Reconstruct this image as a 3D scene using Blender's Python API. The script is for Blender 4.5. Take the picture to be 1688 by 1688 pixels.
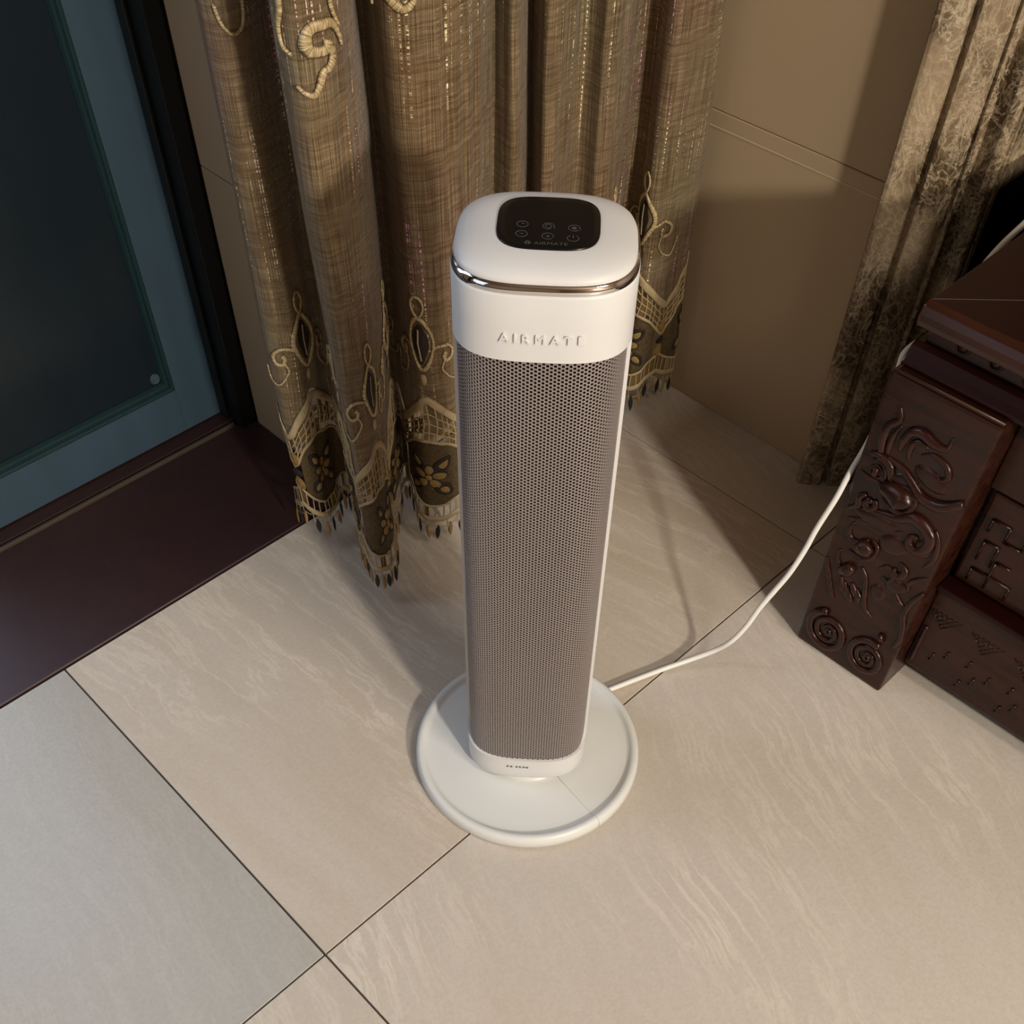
import bpy, bmesh, math, random
from math import pi, sin, cos, sqrt, floor
from mathutils import Vector, Matrix

random.seed(7)
for o in list(bpy.data.objects):
    bpy.data.objects.remove(o)
scene = bpy.context.scene
COL = scene.collection

# ------------------------------------------------------------------ camera
cam_d = bpy.data.cameras.new('camera')
cam = bpy.data.objects.new('camera', cam_d)
COL.objects.link(cam)
RX = Vector((0.7143, -0.6997, 0.0106))
DN = Vector((-0.5517, -0.5724, -0.6066))
RX = RX.normalized()
DN = (DN - RX * DN.dot(RX)).normalized()
FW = RX.cross(DN)
m = Matrix((RX, -DN, -FW)).transposed().to_4x4()
m.translation = Vector((-0.166, -0.415, 0.980))
cam.matrix_world = m
cam_d.sensor_width = 36.0
cam_d.sensor_fit = 'HORIZONTAL'
cam_d.lens = 1737.0 / 1688.0 * 36.0
cam_d.shift_y = (1125 - 844) / 1688.0
cam_d.clip_start = 0.02
scene.camera = cam

# ------------------------------------------------------------------ view, world, lights
scene.view_settings.view_transform = 'Standard'
scene.view_settings.look = 'None'
scene.view_settings.exposure = 0.0
scene.view_settings.gamma = 1.0
scene.view_settings.use_curve_mapping = False
world = bpy.data.worlds.new('world')
scene.world = world
world.use_nodes = True
world.node_tree.nodes['Background'].inputs[0].default_value = (0.75, 0.85, 1.0, 1)
world.node_tree.nodes['Background'].inputs[1].default_value = 0.008


def light(name, kind, loc, power, color, size=0.2, size_y=None, aim=None, spread=None):
    d = bpy.data.lights.new(name, kind)
    d.energy = power
    d.color = color
    if kind == 'AREA':
        d.size = size
        if size_y:
            d.shape = 'RECTANGLE'
            d.size_y = size_y
        if spread:
            d.spread = math.radians(spread)
    else:
        d.shadow_soft_size = size
    o = bpy.data.objects.new(name, d)
    COL.objects.link(o)
    o.location = loc
    if aim:
        o.rotation_euler = (Vector(aim) - Vector(loc)).to_track_quat('-Z', 'Y').to_euler()
    return o


KEYDIR = Vector((0.285, 0.955, -0.44)).normalized()
key_loc = Vector((0.42, 0.05, 0.25)) - KEYDIR * 3.1
light('key_lamp', 'POINT', key_loc, 262, (1.0, 0.935, 0.825), 0.10)
light('overhead_fill', 'AREA', (0.32, -1.75, 2.2), 22, (1.0, 0.93, 0.82), 0.5, aim=(0.3, 0.1, 0))  # unseen fill light, added overhead to lift the shadows and upward faces
light('daylight_opening', 'AREA', (-1.45, 0.30, 1.0), 3.0, (0.70, 0.83, 1.0), 0.7, 1.1, aim=(0.0, 0.1, 0.0))
light('doorway_daylight', 'AREA', (-0.22, 1.12, 0.85), 12, (0.66, 0.79, 1.0), 0.55, 1.5, aim=(-0.1, 0.30, 0.10))

# ------------------------------------------------------------------ node helpers
class N:
    def __init__(s, name):
        s.mat = bpy.data.materials.new(name)
        s.mat.use_nodes = True
        s.nt = s.mat.node_tree
        s.nodes = s.nt.nodes
        s.b = s.nodes['Principled BSDF']
        s.out = s.nodes['Material Output']

    def n(s, t, **kw):
        x = s.nodes.new(t)
        for k, v in kw.items():
            setattr(x, k, v)
        return x

    def link(s, a, b):
        s.nt.links.new(a, b)

    def set(s, **kw):
        for k, v in kw.items():
            i = s.b.inputs[k.replace('_', ' ')]
            i.default_value = (*v, 1) if isinstance(v, tuple) and len(v) == 3 and i.type == 'RGBA' else v
        return s

    def coord(s, kind='Object', scale=(1, 1, 1), rot=(0, 0, 0), loc=(0, 0, 0)):
        c = s.n('ShaderNodeTexCoord')
        mp = s.n('ShaderNodeMapping')
        mp.inputs['Scale'].default_value = scale
        mp.inputs['Rotation'].default_value = rot
        mp.inputs['Location'].default_value = loc
        s.link(c.outputs[kind], mp.inputs[0])
        return mp.outputs[0]

    def noise(s, vec, scale, detail=4, rough=0.5, dist=0.0):
        x = s.n('ShaderNodeTexNoise')
        x.inputs['Scale'].default_value = scale
        x.inputs['Detail'].default_value = detail
        x.inputs['Roughness'].default_value = rough
        x.inputs['Distortion'].default_value = dist
        if vec is not None:
            s.link(vec, x.inputs['Vector'])
        return x.outputs['Fac']

    def ramp(s, fac, stops, interp='LINEAR'):
        r = s.n('ShaderNodeValToRGB')
        cr = r.color_ramp
        cr.interpolation = interp
        while len(cr.elements) < len(stops):
            cr.elements.new(0.5)
        for e, (p, c) in zip(cr.elements, stops):
            e.position = p
            e.color = (c, c, c, 1) if not isinstance(c, tuple) else (*c, 1)
        s.link(fac, r.inputs[0])
        return r.outputs[0]

    def mix(s, fac, a, b, mode='MIX'):
        x = s.n('ShaderNodeMix', data_type='RGBA', blend_type=mode)
        for sock, v in ((x.inputs[0], fac), (x.inputs[6], a), (x.inputs[7], b)):
            if hasattr(v, 'is_output'):
                s.link(v, sock)
            elif isinstance(v, tuple):
                sock.default_value = (*v, 1)
            else:
                sock.default_value = v
        return x.outputs[2]

    def math(s, op, a, b=None, c=None):
        x = s.n('ShaderNodeMath', operation=op)
        for i, v in enumerate((a, b, c)):
            if v is None:
                continue
            if hasattr(v, 'is_output'):
                s.link(v, x.inputs[i])
            else:
                x.inputs[i].default_value = v
        return x.outputs[0]

    def bump(s, h, strength=0.2, dist=0.001):
        b = s.n('ShaderNodeBump')
        b.inputs['Strength'].default_value = strength
        b.inputs['Distance'].default_value = dist
        s.link(h, b.inputs['Height'])
        s.link(b.outputs[0], s.b.inputs['Normal'])


def plain(name, col, rough=0.5, metal=0.0, spec=0.5, var=0.06, vscale=30):
    k = N(name)
    v = k.noise(k.coord(), vscale, 3)
    c = k.mix(v, tuple(x * (1 - var) for x in col), tuple(min(1, x * (1 + var)) for x in col))
    k.link(c, k.b.inputs['Base Color'])
    k.set(Roughness=rough, Metallic=metal)
    k.b.inputs['Specular IOR Level'].default_value = spec
    return k.mat


# ------------------------------------------------------------------ materials
def tile_mat(name, seed, warm, veins, ang):
    k = N(name)
    v = k.coord('Object', (1, 1, 1), (0, 0, ang), (seed * 3.1, seed * 1.7, seed))
    big = k.noise(v, 1.1, 2, 0.5)
    vs = k.n('ShaderNodeMapping')
    vs.inputs['Scale'].default_value = (8.0, 0.9, 1)
    k.link(v, vs.inputs[0])
    wob = k.n('ShaderNodeTexNoise')
    wob.inputs['Scale'].default_value = 3.2
    wob.inputs['Detail'].default_value = 5
    k.link(v, wob.inputs['Vector'])
    add = k.n('ShaderNodeVectorMath', operation='MULTIPLY_ADD')
    k.link(wob.outputs['Color'], add.inputs[0])
    add.inputs[1].default_value = (0.9, 0.3, 0)
    k.link(vs.outputs[0], add.inputs[2])
    st = k.noise(add.outputs[0], 1.5, 8, 0.62)
    st2 = k.noise(add.outputs[0], 4.2, 8, 0.66)
    # thin pale ridges where the streak noise crosses its middle
    ridge = k.math('ABSOLUTE', k.math('SUBTRACT', st2, 0.5))
    ridge = k.ramp(ridge, [(0.0, 1.0), (0.016, 0.45), (0.04, 0.0)])
    base = k.mix(k.ramp(st, [(0.30, 0.0), (0.66, 1.0)]), tuple(x * y for x, y in zip(warm, (0.88, 0.83, 0.74))), warm)
    base = k.mix(k.ramp(big, [(0.35, 0.0), (0.65, 0.8)]), base, tuple(x * y for x, y in zip(warm, (0.93, 0.95, 0.98))))
    pr = k.math('MULTIPLY', ridge, veins)
    pr = k.math('MULTIPLY', pr, k.ramp(k.noise(v, 2.6, 2), [(0.42, 0.0), (0.56, 1.0)]))
    base = k.mix(pr, base, tuple(min(1, x * 1.13) for x in warm))
    fine = k.noise(k.coord(), 260, 2, 0.6)
    base = k.mix(0.10, base, k.ramp(fine, [(0.3, 0.25), (0.7, 0.75)]), 'OVERLAY')
    k.link(base, k.b.inputs['Base Color'])
    k.link(k.ramp(st, [(0.2, 0.30), (0.8, 0.42)]), k.b.inputs['Roughness'])
    k.b.inputs['Specular IOR Level'].default_value = 0.35
    h = k.mix(0.5, k.ramp(st2, [(0.3, 0.0), (0.7, 1.0)]), fine)
    k.bump(h, 0.22, 0.002)
    return k.mat


M = {}
M['tile'] = [tile_mat('floor_tile_%s' % n, s, w, v, a) for n, s, w, v, a in (
    ('cream', 1.0, (0.60, 0.53, 0.45), 1.0, 0.40), ('sand', 2.3, (0.58, 0.505, 0.42), 1.0, -0.06),
    ('grey', 4.1, (0.455, 0.43, 0.385), 0.3, 0.12), ('beige', 5.7, (0.575, 0.51, 0.43), 0.6, 0.2))]
M['grout'] = plain('grout', (0.05, 0.043, 0.035), 0.9)
M['wall_tile'] = plain('wall_tile', (0.41, 0.305, 0.19), 0.42, 0, 0.3, 0.05, 6)
M['wall_joint'] = plain('wall_joint', (0.10, 0.08, 0.055), 0.8)
M['joint_lit'] = plain('joint_highlight', (0.50, 0.40, 0.26), 0.7)
M['paint'] = plain('wall_paint', (0.15, 0.10, 0.065), 0.7)

k = N('dark_slab')
v = k.coord()
n1 = k.noise(v, 9, 5, 0.6)
n2 = k.noise(v, 120, 3, 0.6)
c = k.mix(n1, (0.022, 0.0080, 0.0085), (0.042, 0.0150, 0.0150))
c = k.mix(k.ramp(n2, [(0.5, 0.0), (0.8, 0.35)]), c, (0.045, 0.025, 0.025))
k.link(c, k.b.inputs['Base Color'])
k.link(k.ramp(k.noise(v, 5, 4), [(0.3, 0.38), (0.7, 0.52)]), k.b.inputs['Roughness'])
k.bump(n2, 0.12, 0.001)
M['slab'] = k.mat


def painted(name, col, rough):
    k = N(name)
    v = k.coord('Object', (6, 6, 1.2))
    n = k.noise(v, 5, 5)
    k.link(k.mix(n, tuple(x * .8 for x in col), tuple(x * 1.15 for x in col)), k.b.inputs['Base Color'])
    k.set(Roughness=rough)
    k.b.inputs['Specular IOR Level'].default_value = 0.4
    k.bump(k.noise(k.coord(), 90, 2), 0.08, 0.0008)
    return k.mat


M['teal'] = painted('teal_paint', (0.040, 0.072, 0.100), 0.42)
M['teal_green'] = painted('green_paint', (0.013, 0.034, 0.036), 0.34)
M['teal_dark'] = painted('dark_frame_paint', (0.004, 0.006, 0.007), 0.5)
M['door_glass'] = painted('dark_film', (0.010, 0.016, 0.021), 0.22)
M['sill'] = painted('sill_wood', (0.030, 0.013, 0.011), 0.4)
M['sill_edge'] = plain('sill_edge', (0.055, 0.042, 0.030), 0.45)
M['sticker'] = plain('sticker_vinyl', (0.045, 0.075, 0.082), 0.4)

# emperador marble
k = N('brown_marble')
v = k.coord('Object', (1, 1, 0.8))
wob = k.n('ShaderNodeTexNoise')
wob.inputs['Scale'].default_value = 14
wob.inputs['Detail'].default_value = 5
k.link(v, wob.inputs['Vector'])
add = k.n('ShaderNodeVectorMath', operation='MULTIPLY_ADD')
k.link(wob.outputs['Color'], add.inputs[0])
add.inputs[1].default_value = (0.10, 0.10, 0.10)
k.link(v, add.inputs[2])


def vor(scale):
    x = k.n('ShaderNodeTexVoronoi', feature='DISTANCE_TO_EDGE')
    x.inputs['Scale'].default_value = scale
    k.link(add.outputs[0], x.inputs['Vector'])
    return x.outputs['Distance']


def ridged(scale, dist, w, seed):
    n_ = k.noise(k.coord('Object', (1, 1, 0.75), (0, 0, 0), (seed, seed * 2, seed * .7)), scale, 5, 0.62, dist)
    return k.ramp(k.math('ABSOLUTE', k.math('SUBTRACT', n_, 0.5)), [(0.0, 1.0), (w * 0.4, 0.5), (w, 0.0)])


va = k.math('MAXIMUM', ridged(38, 0.9, 0.030, 1.3), k.math('MULTIPLY', k.ramp(vor(70), [(0.0, 1.0), (0.05, 0.35), (0.12, 0.0)]), 0.45))
vb = ridged(75, 1.2, 0.045, 4.1)
vc = ridged(16, 0.7, 0.012, 7.7)
bl = k.noise(v, 11, 4, 0.6)
base = k.mix(k.ramp(bl, [(0.40, 0.0), (0.58, 1.0)]), (0.070, 0.043, 0.021), (0.30, 0.22, 0.135))
base = k.mix(k.math('MULTIPLY', va, 0.7), base, (0.52, 0.42, 0.28))
base = k.mix(k.math('MULTIPLY', vb, k.ramp(k.noise(v, 16, 2), [(0.4, 0.1), (0.6, 0.75)])), base, (0.46, 0.36, 0.24))
base = k.mix(k.math('MULTIPLY', vc, 0.8), base, (0.50, 0.41, 0.28))
k.link(base, k.b.inputs['Base Color'])
k.set(Roughness=0.28)
k.b.inputs['Specular IOR Level'].default_value = 0.3
M['marble'] = k.mat

# rosewood
k = N('dark_rosewood')
v = k.coord('Object', (4, 4, 30))
v2 = k.coord('Object', (30, 5, 40))
g = k.noise(v2, 2.0, 5, 0.55)
c = k.mix(k.ramp(g, [(0.3, 0.0), (0.7, 1.0)]), (0.014, 0.0036, 0.0020), (0.038, 0.0100, 0.0048))
k.link(c, k.b.inputs['Base Color'])
k.link(k.ramp(g, [(0.3, 0.22), (0.7, 0.34)]), k.b.inputs['Roughness'])
k.b.inputs['Specular IOR Level'].default_value = 0.36
k.bump(g, 0.12, 0.0006)
M['wood'] = k.mat
M['wood_red'] = plain('red_rosewood', (0.014, 0.0022, 0.0011), 0.38, 0, 0.2, 0.35, 18)
M['wood_highlight'] = plain('rosewood_edge_highlight', (0.075, 0.038, 0.022), 0.35)

M['white'] = plain('white_plastic', (0.66, 0.65, 0.635), 0.42, 0, 0.4, 0.01)
M['white_base'] = plain('white_base_plastic', (0.71, 0.71, 0.675), 0.36, 0, 0.45, 0.01)
M['seam'] = plain('seam_shadow_gap', (0.52, 0.50, 0.46), 0.6)
M['chrome'] = plain('chrome', (0.86, 0.85, 0.86), 0.07, 1.0, 0.5, 0.0)
M['black_glass'] = plain('black_glass', (0.006, 0.005, 0.0045), 0.25, 0, 0.22, 0.0)
M['icon'] = plain('grey_print', (0.075, 0.075, 0.073), 0.6)
M['print'] = plain('dark_print', (0.07, 0.07, 0.06), 0.6)
M['grille'] = plain('taupe_metal_grille', (0.35, 0.30, 0.28), 0.38, 0.35, 0.5, 0.03)
M['core'] = plain('dark_core', (0.006, 0.004, 0.004), 0.8, 0, 0.1)
M['cord'] = plain('white_cord_sheath', (0.80, 0.78, 0.72), 0.4)
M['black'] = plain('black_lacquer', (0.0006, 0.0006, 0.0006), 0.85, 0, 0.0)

# curtain gauze
k = N('gold_gauze')
uv = k.n('ShaderNodeTexCoord').outputs['UV']


def uvmap(scale, loc=(0, 0, 0)):
    mp = k.n('ShaderNodeMapping')
    mp.inputs['Scale'].default_value = scale
    mp.inputs['Location'].default_value = loc
    k.link(uv, mp.inputs[0])
    return mp.outputs[0]


vt = k.noise(uvmap((900, 12, 1)), 1.0, 3, 0.6)
vt2 = k.noise(uvmap((260, 4, 1)), 1.0, 3, 0.6)
ht = k.noise(uvmap((28, 520, 1)), 1.0, 4, 0.65, 0.3)
ht2 = k.noise(uvmap((16, 210, 1)), 1.0, 4, 0.6, 0.2)
tint = k.noise(uvmap((7, 4.5, 1)), 1.0, 3, 0.6)
tint2 = k.noise(uvmap((9, 6, 1), (3, 7, 2)), 1.0, 2, 0.6)
dark = (0.065, 0.036, 0.011)
base = k.mix(k.ramp(tint, [(0.36, 0.0), (0.64, 1.0)]), (0.180, 0.092, 0.036), (0.180, 0.142, 0.072))
base = k.mix(k.ramp(tint2, [(0.50, 0.0), (0.68, 0.8)]), base, (0.180, 0.082, 0.066))
hmask = k.ramp(k.math('ADD', k.math('MULTIPLY', ht, 0.5), k.math('MULTIPLY', ht2, 0.5)), [(0.40, 0.0), (0.62, 1.0)])
base = k.mix(k.math('MULTIPLY', hmask, 0.7), base, (0.42, 0.315, 0.18))
vmask = k.ramp(vt, [(0.40, 0.0), (0.62, 1.0)])
base = k.mix(k.math('MULTIPLY', k.math('SUBTRACT', 1.0, vmask), 0.65), base, dark)
base = k.mix(k.ramp(vt2, [(0.6, 0.0), (0.72, 0.5)]), base, (0.25, 0.175, 0.095))
k.link(base, k.b.inputs['Base Color'])
k.set(Roughness=0.55)
k.b.inputs['Specular IOR Level'].default_value = 0.25
k.b.inputs['Sheen Weight'].default_value = 0.15
k.bump(k.math('ADD', ht, k.math('ADD', vt, ht2)), 0.5, 0.0012)
# tinsel threads: glints painted as pale diffuse dots in broken vertical lines
line = k.ramp(k.noise(uvmap((420, 0.6, 1), (5, 1, 0)), 1.0, 1, 0.5), [(0.628, 0.0), (0.645, 1.0)])
dots = k.ramp(k.noise(uvmap((60, 330, 1), (1, 5, 0)), 1.0, 2, 0.7), [(0.50, 0.0), (0.60, 1.0)])
zone = k.ramp(k.noise(uvmap((13, 7, 1), (9, 2, 0)), 1.0, 1), [(0.44, 0.0), (0.58, 1.0)])
fac = k.math('MULTIPLY', k.math('MULTIPLY', line, dots), zone)
glint = k.n('ShaderNodeBsdfPrincipled')
glint.inputs['Metallic'].default_value = 0.0
glint.inputs['Roughness'].default_value = 0.25
k.link(k.mix(k.ramp(tint2, [(0.45, 0.0), (0.6, 1.0)]), (1.0, 0.88, 0.55), (1.0, 0.50, 0.75)), glint.inputs['Base Color'])
tr = k.n('ShaderNodeBsdfTranslucent')
k.link(base, tr.inputs['Color'])
tp = k.n('ShaderNodeBsdfTransparent')
m1 = k.n('ShaderNodeMixShader')
m1.inputs[0].default_value = 0.18
k.link(k.b.outputs[0], m1.inputs[1])
k.link(tr.outputs[0], m1.inputs[2])
holes = k.math('MULTIPLY', k.ramp(vt, [(0.36, 1.0), (0.5, 0.0)]), k.ramp(ht, [(0.40, 0.75), (0.55, 0.10)]))
m2 = k.n('ShaderNodeMixShader')
k.link(k.math('MULTIPLY', holes, 0.6), m2.inputs[0])
k.link(m1.outputs[0], m2.inputs[1])
k.link(tp.outputs[0], m2.inputs[2])
m3 = k.n('ShaderNodeMixShader')
k.link(fac, m3.inputs[0])
k.link(m2.outputs[0], m3.inputs[1])
k.link(glint.outputs[0], m3.inputs[2])
k.link(m3.outputs[0], k.out.inputs[0])
M['gauze'] = k.mat

# satin stitch: short transverse threads
k = N('gold_stitch')
uv = k.n('ShaderNodeTexCoord').outputs['UV']
mp = k.n('ShaderNodeMapping')
mp.inputs['Scale'].default_value = (900, 25, 1)
k.link(uv, mp.inputs[0])
s = k.noise(mp.outputs[0], 1.0, 2)
k.link(k.mix(k.ramp(s, [(0.38, 0.0), (0.6, 1.0)]), (0.20, 0.13, 0.055), (0.62, 0.48, 0.26)), k.b.inputs['Base Color'])
k.set(Roughness=0.4)
k.bump(s, 0.6, 0.0008)
M['stitch'] = k.mat
M['lace'] = plain('pale_gold_lace', (0.40, 0.30, 0.165), 0.6, 0, 0.3, 0.3, 120)
M['lace_brown'] = plain('brown_gold_lace', (0.15, 0.092, 0.030), 0.6, 0, 0.3, 0.35, 90)
M['medallion'] = plain('olive_medallion_net', (0.085, 0.058, 0.027), 0.7, 0, 0.2, 0.7, 260)
M['petal'] = plain('amber_petal_thread', (0.27, 0.17, 0.058), 0.55, 0, 0.3, 0.25, 150)
M['outline'] = plain('black_thread', (0.018, 0.011, 0.007), 0.7)
M['tassel_gold'] = plain('gold_thread', (0.33, 0.20, 0.075), 0.55, 0, 0.3, 0.2, 200)
M['tassel_black'] = plain('black_leaf_thread', (0.012, 0.010, 0.010), 0.6)

# ------------------------------------------------------------------ mesh helpers
def mesh_obj(name, verts, faces, mat, parent=None, smooth=True, uvs=None, loc=None, rotz=0):
    me = bpy.data.meshes.new(name)
    me.from_pydata([tuple(v) for v in verts], [], faces)
    me.validate()
    if mat:
        for mm in (mat if isinstance(mat, list) else [mat]):
            me.materials.append(mm)
    if smooth:
        me.polygons.foreach_set('use_smooth', [True] * len(me.polygons))
    if uvs:
        ul = me.uv_layers.new(name='UVMap')
        for l in me.loops:
            ul.data[l.index].uv = uvs[l.vertex_index]
    me.update()
    o = bpy.data.objects.new(name, me)
    COL.objects.link(o)
    if parent:
        o.parent = parent
    if loc:
        o.location = loc
    if rotz:
        o.rotation_euler = (0, 0, rotz)
    return o


def empty(name, loc, rotz=0, **props):
    o = bpy.data.objects.new(name, None)
    COL.objects.link(o)
    o.empty_display_size = 0.05
    o.location = loc
    o.rotation_euler = (0, 0, rotz)
    for a, b in props.items():
        o[a] = b
    return o


def box(name, a, b, mat, parent=None, bevel=0.0, segs=2, **props):
    """a box between corners a and b; its own origin sits at the box's middle"""
    c = [(x + y) / 2 for x, y in zip(a, b)]
    h = [abs(y - x) / 2 for x, y in zip(a, b)]
    bm = bmesh.new()
    bmesh.ops.create_cube(bm, size=2)
    for v in bm.verts:
        v.co = Vector((v.co.x * h[0], v.co.y * h[1], v.co.z * h[2]))
    if bevel:
        bmesh.ops.bevel(bm, geom=bm.edges[:], offset=bevel, segments=segs, profile=0.6, affect='EDGES')
    me = bpy.data.meshes.new(name)
    bm.to_mesh(me)
    bm.free()
    me.materials.append(mat)
    o = bpy.data.objects.new(name, me)
    COL.objects.link(o)
    if parent:
        o.parent = parent
        c = [ci - pi_ for ci, pi_ in zip(c, parent.location)]
    o.location = c
    for k_, v_ in props.items():
        o[k_] = v_
    return o


def extrude_profile(prof, axis_pts, closed=False):
    pass


def catmull(pts, n=8, closed=False):
    P = [Vector(p) for p in pts]
    out = []
    L = len(P)
    rng = range(L if closed else L - 1)
    for i in rng:
        if closed:
            p0, p1, p2, p3 = P[(i - 1) % L], P[i], P[(i + 1) % L], P[(i + 2) % L]
        else:
            p0, p1, p2, p3 = P[max(i - 1, 0)], P[i], P[i + 1], P[min(i + 2, L - 1)]
        for j in range(n):
            t = j / n
            out.append(0.5 * ((2 * p1) + (p2 - p0) * t + (2 * p0 - 5 * p1 + 4 * p2 - p3) * t * t + (3 * p1 - p0 - 3 * p2 + p3) * t ** 3))
    if not closed:
        out.append(P[-1])
    return out


def tube_geo(pts, rad, seg=8, flat=None, flatk=1.0, closed=False):
    """sweep a circle along 3D pts; flat = direction in which the section is squashed by flatk"""
    V, F = [], []
    n = len(pts)
    prev = None
    for i in range(n):
        a = pts[(i - 1) % n] if (closed or i > 0) else pts[0]
        b = pts[(i + 1) % n] if (closed or i < n - 1) else pts[-1]
        t = (b - a)
        if t.length < 1e-9:
            t = Vector((0, 0, 1))
        t.normalize()
        if flat is not None:
            nn = Vector(flat)
            nn = (nn - t * nn.dot(t)).normalized()
        else:
            ref = prev if prev is not None else (Vector((0, 0, 1)) if abs(t.z) < 0.9 else Vector((1, 0, 0)))
            nn = (ref - t * ref.dot(t)).normalized()
            prev = nn
        bb = t.cross(nn)
        r = rad[i] if isinstance(rad, (list, tuple)) else rad
        for j in range(seg):
            an = 2 * pi * j / seg
            V.append(pts[i] + bb * (cos(an) * r) + nn * (sin(an) * r * flatk))
    m_ = n if closed else n - 1
    for i in range(m_):
        for j in range(seg):
            a0 = i * seg + j
            a1 = i * seg + (j + 1) % seg
            b0 = ((i + 1) % n) * seg + j
            b1 = ((i + 1) % n) * seg + (j + 1) % seg
            F.append((a0, a1, b1, b0))
    if not closed:
        F.append(tuple(reversed(range(seg))))
        F.append(tuple((n - 1) * seg + j for j in range(seg)))
    return V, F


class Geo:
    def __init__(s):
        s.V, s.F, s.U = [], [], []

    def add(s, vf, uv=None):
        o = len(s.V)
        s.V += list(vf[0])
        s.F += [tuple(i + o for i in f) for f in vf[1]]
        s.U += uv if uv else [(0, 0)] * len(vf[0])
        return s

    def build(s, name, mat, parent=None, **kw):
        return mesh_obj(name, s.V, s.F, mat, parent, uvs=kw.pop('uvs', None), **kw)


def wall_prism(plan, z0, z1):
    """vertical prism over a plan polygon (counter-clockwise)"""
    n = len(plan)
    V = [Vector((x, y, z0)) for x, y in plan] + [Vector((x, y, z1)) for x, y in plan]
    F = [(i, (i + 1) % n, n + (i + 1) % n, n + i) for i in range(n)]
    F.append(tuple(reversed(range(n))))
    F.append(tuple(range(n, 2 * n)))
    return V, F


# ------------------------------------------------------------------ room shell
T = 0.8
fl = box('floor', (-3.4, -3.6, -0.05), (1.7, 1.3, -0.0045), M['grout'], kind='structure')
g = 0.0010
Y_TH = 0.491
for i in range(-2, 2):
    for j in range(-3, 1):
        x0, x1, y0, y1 = i * T, (i + 1) * T, j * T, (j + 1) * T
        y1 = min(y1, Y_TH + 0.0)
        x1 = min(x1, 1.65)
        mi = {(0, -1): 0, (0, 0): 1, (-1, 0): 2, (-1, -1): 3, (1, 0): 3, (1, -1): 1}.get((i, j), (i * 3 + j * 5) % 4)
        box('tile', (x0 + g, y0 + g, -0.012), (x1 - g, y1 - g, random.choice((0, -0.0001, 0.0001))), M['tile'][mi], fl, bevel=0.0004, segs=1)

CEIL = 2.6
box('ceiling', (-3.4, -3.6, CEIL), (1.7, 1.3, CEIL + 0.05), M['paint'], kind='structure')
box('wall_left', (-3.45, -3.6, 0), (-3.4, 1.3, CEIL), M['paint'], kind='structure')
box('wall_front', (-3.4, -3.65, 0), (1.7, -3.6, CEIL), M['paint'], kind='structure')

WX = 0.925
# right wall: backing with large tiles and a narrow border course
wr = box('wall_right', (WX + 0.008, 0.082, 0), (1.65, 0.492, CEIL), M['wall_joint'], kind='structure')
box('wall_right', (1.60, -3.6, 0), (1.65, 0.1, CEIL), M['paint'], kind='structure')
for (z0, z1) in ((0, 0.3795), (0.3806, 0.3985), (0.3991, 0.80), (0.8015, 1.40), (1.4015, 2.0), (2.0015, CEIL)):
    box('border_tile' if z1 - z0 < 0.03 else 'tile', (WX - (0.0006 if z1 - z0 < .03 else 0), 0.084, z0), (WX + 0.01, 0.489, z1), M['wall_tile'], wr, bevel=0.001, segs=1)
box('joint_highlight', (WX - 0.0009, 0.084, 0.3790), (WX + 0.006, 0.489, 0.3812), M['joint_lit'], wr, bevel=0.0004, segs=1)  # highlight along the lower joint, painted as a lighter strip
# back wall block between curtain and doorway reveal
RXX = 0.431
wb = box('wall_back', (RXX + 0.006, Y_TH + 0.006, 0), (1.10, 0.95, CEIL), M['wall_joint'], kind='structure')
for (z0, z1) in ((0, 0.3695), (0.371, 0.80), (0.8015, 1.40), (1.4015, 2.0), (2.0015, CEIL)):
    box('tile', (RXX, Y_TH, z0), (RXX + 0.008, 0.70, z1), M['wall_tile'], wb, bevel=0.0006, segs=1)
    box('tile', (RXX + 0.009, Y_TH, z0), (WX - 0.001, Y_TH + 0.008, z1), M['wall_tile'], wb, bevel=0.0006, segs=1)
# wall over and left of the doorway
box('wall_back', (-1.6, 0.80, 2.1), (RXX, 0.95, CEIL), M['paint'], kind='structure')
box('wall_back', (-3.4, Y_TH, 0), (-1.6, 0.95, CEIL), M['paint'], kind='structure')

box('wall_back', (-3.4, 1.28, 0), (1.7, 1.33, CEIL), M['paint'], kind='structure')

# threshold slab
th = box('trim_1', (-1.6, Y_TH + 0.0015, -0.02), (RXX - 0.0005, 0.714, 0.0022), M['slab'], bevel=0.0012, segs=1, kind='structure')
# sill in front of the door leaf
sl = empty('trim_2', (0, 0.72, 0), kind='structure')
box('sill_board', (-1.6, 0.7225, 0.0), (0.425, 0.80, 0.008), M['sill'], sl, bevel=0.0015)
box('sill_edge', (-1.6, 0.714, 0.0), (0.402, 0.7190, 0.0075), M['sill_edge'], sl, bevel=0.0018, label='worn pale edge strip')

# ------------------------------------------------------------------ door
YD = 0.745
dr = empty('door_1', (0.40, YD, 0.012), kind='structure')


def dbox(name, a, b, mat, bevel=0.0006, **p):
    return box(name, a, b, mat, dr, bevel=bevel, **p)


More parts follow.
